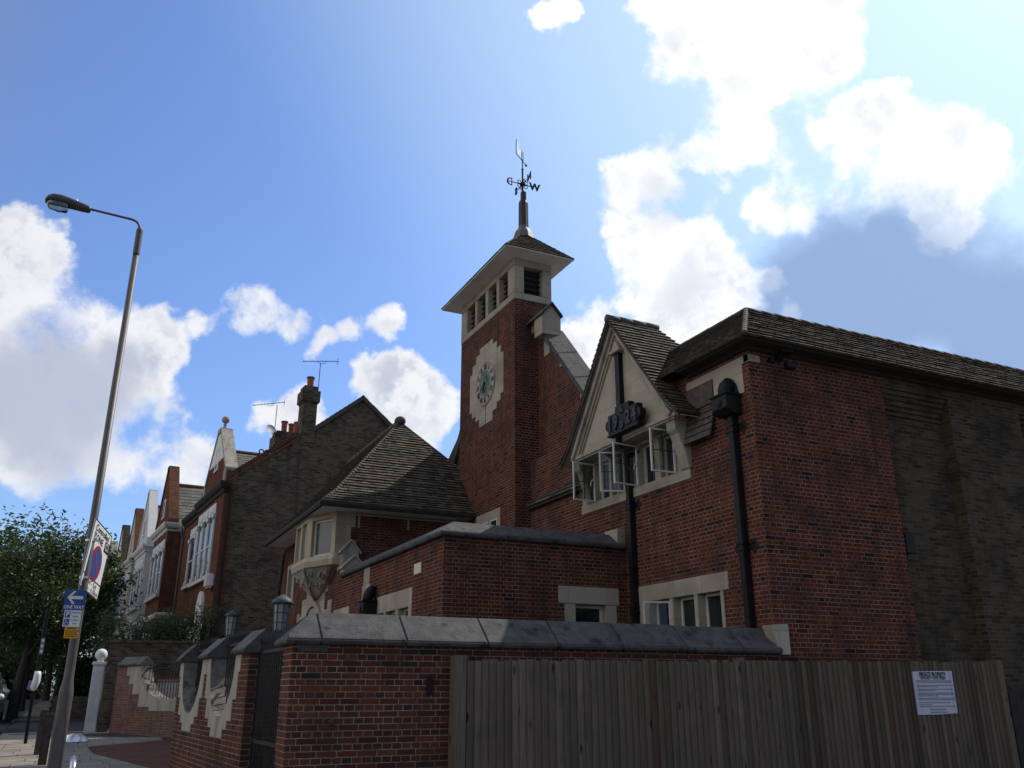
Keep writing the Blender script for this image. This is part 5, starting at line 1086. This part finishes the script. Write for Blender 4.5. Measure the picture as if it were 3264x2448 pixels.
    for (a, b_, z0, z1, onbay, n_l) in wins:
        Q = PB if onbay else P; m = MB(); hd_ = .42
        Q.box(m, a, b_, z1-hd_, z1, -.045, .05); Q.box(m, a-.12, b_+.12, z0-.14, z0, -.14, .05); pw = .2; n_p = n_l+1
        for i in range(n_p):
            u = a+(b_-a-pw)*i/(n_l); Q.box(m, u, u+pw, z0, z1-hd_, -.06, .05); Q.box(m, u-.05, u+pw+.05, z1-hd_-.16, z1-hd_-.002, -.11, .05); Q.box(m, u-.03, u+pw+.03, z0+.001, z0+.18, -.10, .05)
            if i < n_l: Q.box(m, u+pw+.1, u+(b_-a-pw)/n_l-.1, z1-hd_+.1, z1-.1, -.065, .02)
        wn = m.build('window', trim, h)
        for i in range(n_l):
            u = a+(b_-a-pw)*i/n_l+pw; u2 = a+(b_-a-pw)*(i+1)/n_l; g = MB(); Q.box(g, u, u2, z0, z1-hd_, -.012, .02); g.build('pane', M_GLASS, wn); zm = (z0+z1-hd_)/2
            g = MB(); Q.box(g, u, u2, zm-.03, zm+.03, -.035, .0)
            for e0, e1 in ((u, u+.05), (u2-.05, u2)): Q.box(g, e0, e1, z0, z1-hd_, -.033, .0)
            g.build('sash', trim, wn)
    m = MB(); m.tube([L(-.12, y1-.05, 8.5), L(-.16, y1-.05, 8.3), L(-.07, y1-.05, 8.05), L(-.07, y1-.05, .3)], .045, 8); m.build('downpipe', M_GREY if wallm is M_HRED else trim, h)
    return h, L, P, PB
h1, L1, P1, PB1 = house(0, 8.9, M_HRED, 'end terrace house of red brick with ball finial gable and big brown side wall', .0, 4.75, -.16, 2.1, 11.25, 9.28, M_WHITE, M_HRED,
    [(1.15, 4.5, 5.55, 8.25, True, 3), (5.45, 7.05, 5.7, 8.1, False, 1), (1.2, 4.4, 1.2, 3.9, True, 3), (5.7, 7.3, 2.0, 4.3, False, 1)], gable_w=1.95, side_gable=True)
m = MB(); m.lathe(L1(-.02, 2.1, 11.3), [(.17, 0), (.15, .06), (.10, .12), (.06, .2), (.085, .28), (.05, .3), (.05, .34)], 12); m.ball(L1(-.02, 2.1, 11.78), .155, 10); m.build('ball_finial', M_STONEW, h1, smooth=True)
m = MB(); PB1.prism(m, [(.7, 9.95), (3.5, 9.95), (2.3, 11.2), (1.9, 11.2)], -.02, .02); m.build('gable_render', M_RENDER, h1)
m = MB(); m.box(L1(-.42, 0, 0).x, L1(-.16, 0, 0).x, L1(0, .05, 0).y, L1(0, .7, 0).y, 5.0, 5.5); m.build('bay_bracket', M_WHITE, h1, bevel=.06)
m = MB(); PB1.prism(m, [(1.5, 2.6), (2.6, 2.6)]+[(2.05+.55*math.cos(R(a)), 4.35+.7*math.sin(R(a))) for a in range(0, 181, 15)], -.10, .02); m.build('arched_panel', M_RENDER, h1)
def stack(h, L, x0, x1, ya, yb_, z0, z1, pots, m_=M_STOCK, pr=.15, ph=.5):
    m = MB(); m.box(L(x0, 0, 0).x, L(x1, 0, 0).x, L(0, ya, 0).y, L(0, yb_, 0).y, z0, z1-.7); q = .07
    for e, a, b_ in ((.03, z1-.72, z1-.66), (.08, z1-.66, z1-.2), (.0, z1-.2, z1)): m.box(L(x0-e, 0, 0).x, L(x1+e, 0, 0).x, L(0, ya-e, 0).y, L(0, yb_+e, 0).y, a, b_)
    c = m.build('chimney', m_, h)
    for px_, py_ in pots:
        m = MB(); m.lathe(L(px_, py_, z1-.03), [(pr*.95, 0), (pr*.85, ph*.1), (pr*.92, ph*.86), (pr*1.1, ph*.9), (pr*1.12, ph), (pr*.8, ph), (pr*.78, ph*.9)], 16); m.build('chimney_pot', M_POT, c, smooth=False)
stack(h1, L1, 2.48, 3.03, -.04, .62, 10.6, 13.05, [(2.78, .3)])
stack(h1, L1, 2.45, 3.6, 3.7, 4.5, 10.4, 12.12, [(2.84, 4.1), (3.22, 4.35), (3.36, 3.95)], M_STOCK, .14, .58)
h2, L2, P2, PB2 = house(8.9, 15.8, M_HBRN, 'brown brick terrace house with white window columns and steep brick gable', 9.75, 13.9, -.62, 11.75, 11.75, 8.95, M_WHITE, M_HRED, [(9.95, 13.6, 5.65, 8.1, True, 3), (9.95, 13.6, 1.2, 4.1, True, 3)], gable_w=1.95, cop=M_HBRN)
m = MB(); m.ob(L2(1.0, 9.6, 9.85), (.6, 0, .47), (0, .55, 0), (-.07, 0, .09)); m.build('roof_light', M_SWHITE, h2)
stack(h2, L2, 3.6, 4.6, 15.3, 15.9, 10.5, 12.6, [(3.9, 15.6), (4.3, 15.6)], M_HBRN)
h3, L3, P3, PB3 = house(15.8, 22.3, M_PWHT, 'white painted terrace house with tall white front gable', 16.9, 20.9, -.6, 18.6, 11.9, 9.1, M_RENDER, M_PWHT, [(17.1, 20.6, 5.65, 8.1, True, 3), (17.1, 20.6, 1.2, 4.1, True, 3)], gable_w=1.85, cop=M_RENDER)
h4, L4_, P4, PB4 = house(22.3, 28.2, M_PCRM, 'cream painted terrace house with dark brick gable coping', 22.6, 26.6, -.6, 24.0, 11.8, 9.1, M_RENDER, M_PCRM, [(22.8, 26.3, 5.65, 8.1, True, 3), (22.8, 26.3, 1.2, 4.1, True, 3)], gable_w=1.75, cop=M_HBRN)
h5, L5, P5, PB5 = house(28.2, 35.2, M_PWHT, 'pale terrace house with buff brick gable edge half hidden by the tree', 28.9, 32.9, -.6, 30.4, 11.8, 9.1, M_RENDER, M_PWHT, [(29.1, 32.6, 5.65, 8.1, True, 3), (29.1, 32.6, 1.2, 4.1, True, 3)], gable_w=1.75, cop=M_YARD)
house(35.2, 42.2, M_PCRM, 'farthest terrace house in view with tan gable behind leaves', 35.8, 39.8, -.6, 37.3, 11.7, 9.1, M_RENDER, M_HRED, [(36, 39.5, 5.65, 8.1, True, 3)], gable_w=1.75)
# aerials and dish on the end house
def aerial(x, y, z0, z1, xa, za, xb, zb, lab, els):
    t_ = thing('television_aerial', lab, 'aerial', HW(x, y, z0), 'television aerials on the end house')
    m = MB(); m.tube([HW(x, y, z0), HW(x+.02, y, z1)], .017, 6); m.build('mast', M_GREY, t_)
    m = MB(); A_, B_ = HW(xa, y-.05, za), HW(xb, y-.05, zb); m.tube([A_, B_], .014, 6); m.tube([A_.lerp(B_, .44), A_.lerp(B_, .46)-V((0, 0, .1)), A_.lerp(B_, .62)-V((0, 0, .1)), A_.lerp(B_, .64)], .011, 5); m.build('boom', M_GREY, t_)
    m = MB(); yv = HW(0, 1, 0)-HW(0, 0, 0)
    for i in range(els):
        c = A_.lerp(B_, i/(els-1)*.9+.02); m.tube([c-yv*.09+V((0, 0, .03)), c, c+yv*.09+V((0, 0, .03))], .006, 4)
    for q in (-.13, -.05, .05, .13): c = A_.lerp(B_, .98)+V((0, 0, q)); m.tube([c-yv*.16, c+yv*.16], .005, 4)
    m.tube([A_.lerp(B_, .98)+V((0, 0, -.14)), A_.lerp(B_, .98)+V((0, 0, .14))], .006, 4); m.build('elements', M_GREY, t_)
aerial(3.2, .62, 12.3, 14.33, 2.45, 14.24, 3.96, 14.52, 'higher television aerial beside the single pot chimney', 17)
aerial(2.4, 4.0, 11.3, 13.33, 1.37, 13.14, 2.73, 13.50, 'lower television aerial rising above the satellite dish', 9)
ds = thing('satellite_dish', 'round grey satellite dish fixed beside the lower chimney pots', 'satellite dish', HW(2.3, 3.6, 12.1))
c = HW(2.18, 3.7, 12.1); nd_ = V((.35, -.9, .38)).normalized(); a_ = V((0, 0, 1)).cross(nd_).normalized(); b__ = nd_.cross(a_)
m = MB(); m.lathe(c, [(.24, .03), (.245, .035), (.2, .018), (.1, .0), (.01, -.005), (.01, -.012), (.1, -.008), (.2, .01)], 24, ax=(a_, b__, nd_)); m.build('reflector', plain('dish_grey', (.3, .32, .36)), ds, smooth=True)
m = MB(); m.tube([c-nd_*.02, c-nd_*.1, HW(2.46, 3.9, 12.0)], .018, 6); m.tube([c-b__*.23, c-b__*.28+nd_*.2, ], .012, 5); m.tube([c-b__*.3+nd_*.17, c-b__*.27+nd_*.26], .035, 8); m.build('bracket', M_IRON, ds)

# ================================================================== PLANTS
def leaves(mb, pts, size, rng, up=.0, dark=None):
    for p, sc in pts:
        a = V((rng.gauss(0, 1), rng.gauss(0, 1), rng.gauss(0, .7)+up)).normalized(); b_ = a.cross(V((rng.gauss(0, 1), rng.gauss(0, 1), rng.gauss(0, 1)))).normalized(); L_ = size*sc*rng.uniform(.7, 1.3); Wd_ = L_*.42
        n_ = a.cross(b_)*L_*.12
        mb.raw([p, p+a*L_*.45+b_*Wd_*.5+n_, p+a*L_, p+a*L_*.45-b_*Wd_*.5+n_], [(0, 1, 2, 3)], rng.random())
def tree(lab, x, y, h, cr, cz, crz, seed, ncl=60, per=110, lsize=.2, lean=(0, 0), group='street trees', cat='tree', name='street_tree', tr=.2, bottom=-.75):
    rng = random.Random(seed); g = G(y); t_ = thing(name, lab, cat, (x, y, g), group)
    top = V((x+lean[0], y+lean[1], cz)); m = MB(); base = V((x, y, g-.1))
    trunk = [base, base+V((lean[0]*.1, 0, 1.2)), base.lerp(top, .45)+V((rng.uniform(-.1, .1), rng.uniform(-.1, .1), 0)), top]
    m.tube(trunk, [tr*1.25, tr, tr*.8, tr*.35], 10); ends = []
    for i in range(ncl):
        while True:
            d = V((rng.uniform(-1, 1), rng.uniform(-1, 1), rng.uniform(bottom, 1)))
            if .35 < d.length < 1: break
        d *= rng.uniform(.75, 1.12); ends.append(top+V((d.x*cr, d.y*cr, d.z*crz)))
    for e in ends[::3]:
        s0 = base.lerp(top, rng.uniform(.45, .95)); md = s0.lerp(e, .5)+V((rng.uniform(-.2, .2), rng.uniform(-.2, .2), .25)); m.tube([s0, md, e], [tr*.3, tr*.18, .012], 6)
    m.build('trunk', M_BARK, t_)
    lm = MB()
    for e in ends:
        rr = rng.uniform(.28, .62)*cr*.34; ax_ = V((rng.gauss(0, .5), rng.gauss(0, .5), rng.uniform(.2, 1))).normalized()
        leaves(lm, [(e+V((rng.gauss(0, rr), rng.gauss(0, rr), rng.gauss(0, rr*.6)))+ax_*rng.uniform(-1, 1)*rr, 1) for _ in range(per)], lsize, rng, .1)
        tip = e+ax_*rr*1.8+V((0, 0, .3)); leaves(lm, [(e.lerp(tip, k/16)+V((rng.gauss(0, .07), rng.gauss(0, .07), rng.gauss(0, .06))), .9) for k in range(17)], lsize, rng, .2)
    lm.build('crown', M_LEAF, t_, recalc=False); return t_
tree('nearest leafy street tree left of the lamp post, its crown behind the signs', -1.75, 38.5, 8, 2.7, 5.1, 2.6, 11, 85, 120, .2, (.25, 0), tr=.17)
tree('second street tree with a darker trunk behind the first', -2.0, 49, 9, 3.2, 5.9, 3.1, 12, 70, 110, .24, tr=.22)
tree('garden tree leaning over the pale houses right of the zone sign', .0, 41.5, 7, 1.15, 5.4, 2.6, 13, 30, 110, .18, (.25, 0), group='trees along the street', tr=.12)
tree('third street tree filling the gap at the far end', -1.2, 62, 10, 4, 6.0, 3.6, 14, 60, 100, .3)
tree('tree on the far side of the street at the left edge', -6.3, 56, 10, 4.2, 6.0, 4., 15, 70, 100, .3)
tree('distant tree closing the view down the street', -4.5, 88, 12, 6, 6.8, 5, 16, 70, 100, .45)
tree('low dense tree at the far left end of the street', -7.5, 72, 8, 5.5, 3.6, 3.6, 17, 80, 110, .36, bottom=-1)
tree('low dark tree behind the parked cars', -4.2, 74, 7, 3.6, 3.3, 3.0, 18, 60, 110, .34, bottom=-1)
rng = random.Random(33)                   # single spray standing above the crown
def shrub(lab, cx, cy, cz, rx, ry, rz, n, size, seed, m_=M_LEAF2, name='shrub', group='shrubs in the forecourts', stems=True, cat='shrub', core=None):
    rng = random.Random(seed); t_ = thing(name, lab, cat, (cx, cy, G(cy)), group); m = MB()
    for _ in range(10): e = V((cx+rng.uniform(-.8, .8)*rx, cy+rng.uniform(-.8, .8)*ry, cz+rng.uniform(-.2, .7)*rz)); m.tube([V((cx+rng.uniform(-.3, .3)*rx, cy, G(cy)-.05)), (V((cx, cy, cz-rz*.5))+e)/2, e], [.03, .02, .008], 5)
    m.build('stems', M_BARK, t_); lm = MB(); cl = [V((cx+rng.uniform(-1, 1)*rx, cy+rng.uniform(-1, 1)*ry, cz+rng.uniform(-1, 1)*rz)) for _ in range(max(6, n//60))]
    for c_ in cl:
        r_ = rng.uniform(.12, .26); leaves(lm, [(c_+V((rng.gauss(0, r_), rng.gauss(0, r_), rng.gauss(0, r_))), 1) for _ in range(60)], size, rng, .2)
    lm.build('foliage', m_, t_, recalc=False); return t_
shrub('grey green shrub spilling over the garden wall below the white houses', 1.55, 32.5, 3.3, .95, .4, .5, 2600, .11, 5)
shrub('dark climbing shrub against the end house front', 3.35, 32.4, 3.35, .75, .35, .75, 2600, .11, 6)
shrub('loose sprays of climber reaching up the white arch of the end house', 3.9, 32.5, 3.75, .3, .25, .55, 420, .08, 7)
hg = thing('clipped_hedge', 'dark clipped hedge behind the lamp post and gatepost', 'hedge', (-.1, 39.0, G(39))); rng = random.Random(9)
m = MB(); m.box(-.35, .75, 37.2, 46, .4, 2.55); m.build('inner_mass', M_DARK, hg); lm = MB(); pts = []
for _ in range(9000):
    f = rng.choice((0, 0, 1, 2)); y_ = rng.uniform(37.1, 46)
    if f == 0: p = (rng.uniform(-.42, .82), 37.12+rng.gauss(0, .05), rng.uniform(.55, 2.7))
    elif f == 1: p = (-.42+rng.gauss(0, .05), y_, rng.uniform(.55, 2.7))
    else: p = (rng.uniform(-.42, .82), y_, 2.62+rng.gauss(0, .06))
    pts.append((V(p), 1))
leaves(lm, pts, .11, rng); lm.build('foliage', M_HEDGE, hg, recalc=False)
m = MB(); m.box(-.45, .85, 36.7, 37.0, .4, 1.35); one(m, 'low_brick_wall', M_STOCK, 'low dark garden wall under the clipped hedge', 'wall', (.2, 36.85, .57))

# ================================================================== PERSON
def skin(name, joints, edges, mat_, parent, sub=2):
    me = bpy.data.meshes.new(name); off = V(parent.location)
    me.from_pydata([V(j[0])-off for j in joints], edges, []); o = bpy.data.objects.new(name, me); C.objects.link(o)
    md = o.modifiers.new('s', 'SKIN'); me.skin_vertices[0].data[0].use_root = True
    for v, j in zip(me.skin_vertices[0].data, joints): v.radius = j[1] if hasattr(j[1], '__len__') else (j[1], j[1])
    md.use_smooth_shade = True; o.modifiers.new('u', 'SUBSURF').levels = sub
    dgm = bpy.context.evaluated_depsgraph_get(); me2 = bpy.data.meshes.new_from_object(o.evaluated_get(dgm)); bpy.data.objects.remove(o)
    o2 = bpy.data.objects.new(name, me2); me2.materials.append(mat_); C.objects.link(o2); o2.parent = parent; return o2
pe = thing('person', 'person in dark top and khaki trousers walking behind the lamp post', 'person', (.36, 39.6, G(39.6)))
b0 = V((.36, 39.6, G(39.6))); J = lambda x, y, z: b0+V((x, y, z))
bj = [(J(0, 0, .95), (.15, .11)), (J(0, 0, 1.2), (.14, .10)), (J(0, -.02, 1.42), (.16, .10)), (J(0, -.03, 1.52), .055), (J(0, -.05, 1.66), (.08, .095)), (J(0, -.05, 1.75), .06),
      (J(.19, -.02, 1.42), .06), (J(.27, -.06, 1.15), .045), (J(.36, -.2, .92), .035), (J(.38, -.26, .84), .03),
      (J(-.19, -.02, 1.42), .06), (J(-.24, .06, 1.15), .045), (J(-.22, .02, .9), .035), (J(-.21, 0, .81), .03),
      (J(.09, -.02, .85), .085), (J(.10, -.14, .48), .06), (J(.10, -.12, .09), .045), (J(.10, -.26, .04), .04),
      (J(-.09, .02, .85), .085), (J(-.09, .06, .48), .06), (J(-.09, .28, .14), .045), (J(-.09, .2, .05), .04)]
ed_ = [(0, 1), (1, 2), (2, 3), (3, 4), (4, 5), (2, 6), (6, 7), (7, 8), (8, 9), (2, 10), (10, 11), (11, 12), (12, 13), (0, 14), (14, 15), (15, 16), (16, 17), (0, 18), (18, 19), (19, 20), (20, 21)]
skin('body', bj, ed_, M_SKIN, pe)
skin('top', [(bj[i][0], tuple(q*1.13 for q in (bj[i][1] if hasattr(bj[i][1], '__len__') else (bj[i][1],)*2))) for i in (0, 1, 2, 6, 7, 10, 11)], [(0, 1), (1, 2), (2, 3), (3, 4), (2, 5), (5, 6)], M_SHIRT, pe)
skin('trousers', [(bj[i][0], tuple(q*1.15 for q in (bj[i][1] if hasattr(bj[i][1], '__len__') else (bj[i][1],)*2))) for i in (0, 14, 15, 16, 18, 19, 20)], [(0, 1), (1, 2), (2, 3), (0, 4), (4, 5), (5, 6)], M_TROUS, pe)
m = MB(); m.ball(J(0, -.03, 1.72), .1, 8, (.95, 1.05, .8)); m.build('hair', M_HAIR, pe, smooth=True)

# ================================================================== CARS
def car(lab, x, y, ang, paint, h=1.5, ln=4.3, wd=1.75, rails=False):
    t_ = thing('parked_car', lab, 'car', (x, y, G(y)-.108), 'cars parked along the street'); t_.rotation_euler = (0, 0, ang); o = V(t_.location)
    L = lambda a, b_, c: o+V((a, b_, c)); hw = wd/2
    prof = [(-.5, .35), (-.5, .62), (-.485, .8), (-.30, .93), (-.22, .98), (-.08, h*.96), (.02, h), (.30, h*.985), (.42, h*.9), (.47, .98), (.5, .85), (.5, .38), (.40, .26), (-.42, .26)]
    m = MB(); secs = []
    for f, ins in ((-1, .06), (-.92, 0), (.92, 0), (1, .06)):
        sec = []
        for a, z in prof: k = 0 if z < 1 else (z-1)/(h-1)*.16; sec.append(L(f*hw*(1-k), a*ln*(1-ins*.3), z-(ins*.3 if z > .9 else -ins*.3)))
        secs.append(sec)
    n_ = len(prof); m.raw([p for s_ in secs for p in s_], [(i*n_+k, i*n_+(k+1) % n_, (i+1)*n_+(k+1) % n_, (i+1)*n_+k) for i in range(3) for k in range(n_)]+[tuple(range(n_)), tuple(range(4*n_-1, 3*n_-1, -1))])
    m.build('body', paint, t_, bevel=.03, smooth=False)
    for sgn in (-1, 1):
        m = MB(); q = lambda a, z: L(sgn*(hw*(1-(z-1)/(h-1)*.16)+.006), a*ln, z)
        m.prism([q(-.19, 1.0), q(.12, 1.0), q(.12, h*.93), q(-.07, h*.93)], (sgn*.006, 0, 0)); m.prism([q(.14, 1.0), q(.42, 1.0), q(.36, h*.91), q(.14, h*.93)], (sgn*.006, 0, 0)); m.build('side_window', M_GLASS, t_)
        m = MB(); m.ball(L(sgn*(hw+.12), -.16*ln, 1.02), .1, 8, (1.1, .7, .85)); m.tube([L(sgn*(hw-.02), -.16*ln, .97), L(sgn*(hw+.08), -.16*ln, 1.0)], .025, 6); m.build('wing_mirror', M_NWHITE, t_, smooth=True)
        for fy in (-.31, .30):
            m = MB(); m.lathe(L(sgn*(hw-.18), fy*ln, .31), [(.2, .0), (.31, .01), (.31, .19), (.2, .2)], 20, ax=(V((0, 1, 0)), V((0, 0, 1)), V((sgn, 0, 0)))); w_ = m.build('wheel', M_RUBB, t_)
            m = MB(); m.lathe(L(sgn*(hw+.0), fy*ln, .31), [(.2, .0), (.19, .025), (.05, .03)], 16, ax=(V((0, 1, 0)), V((0, 0, 1)), V((sgn, 0, 0)))); m.build('rim', M_STEEL, w_)
        if rails: m = MB(); m.tube([L(sgn*hw*.72, -.0*ln, h+.06), L(sgn*hw*.72, .36*ln, h+.06)], .018, 6); m.build('roof_rail', M_STEEL, t_)
        m = MB(); m.ob(L(sgn*hw*.62-.14, -.503*ln, .66), (.28, 0, 0), (0, .1, 0), (0, 0, .14)); m.build('headlight', M_CURT, t_)
    for a0_, z0_, a1_, z1_ in ((-.215, 1.0, -.085, h*.95), (.465, 1.0, .425, h*.89)):
        m = MB(); sg_ = -1 if a0_ < 0 else 1; m.prism([L(-hw*.85, a0_*ln+sg_*.02, z0_), L(hw*.85, a0_*ln+sg_*.02, z0_), L(hw*.72, a1_*ln+sg_*.02, z1_), L(-hw*.72, a1_*ln+sg_*.02, z1_)], (0, 0, .012)); m.build('windscreen' if a0_ < 0 else 'rear_window', M_GLASS, t_)
    return t_
car('silver car at the left edge with its pale wing mirror folded out', -2.43, 23.6, R(1), M_CARS, 1.5)
car('dark blue car with chrome roof rails parked beyond the silver car', -2.72, 30.2, R(-1), M_CARB, 1.75, 4.6, 1.8, True)
car('dark car farther up the street beyond the roof railed one', -3.0, 38.5, 0, M_CARB, 1.5)
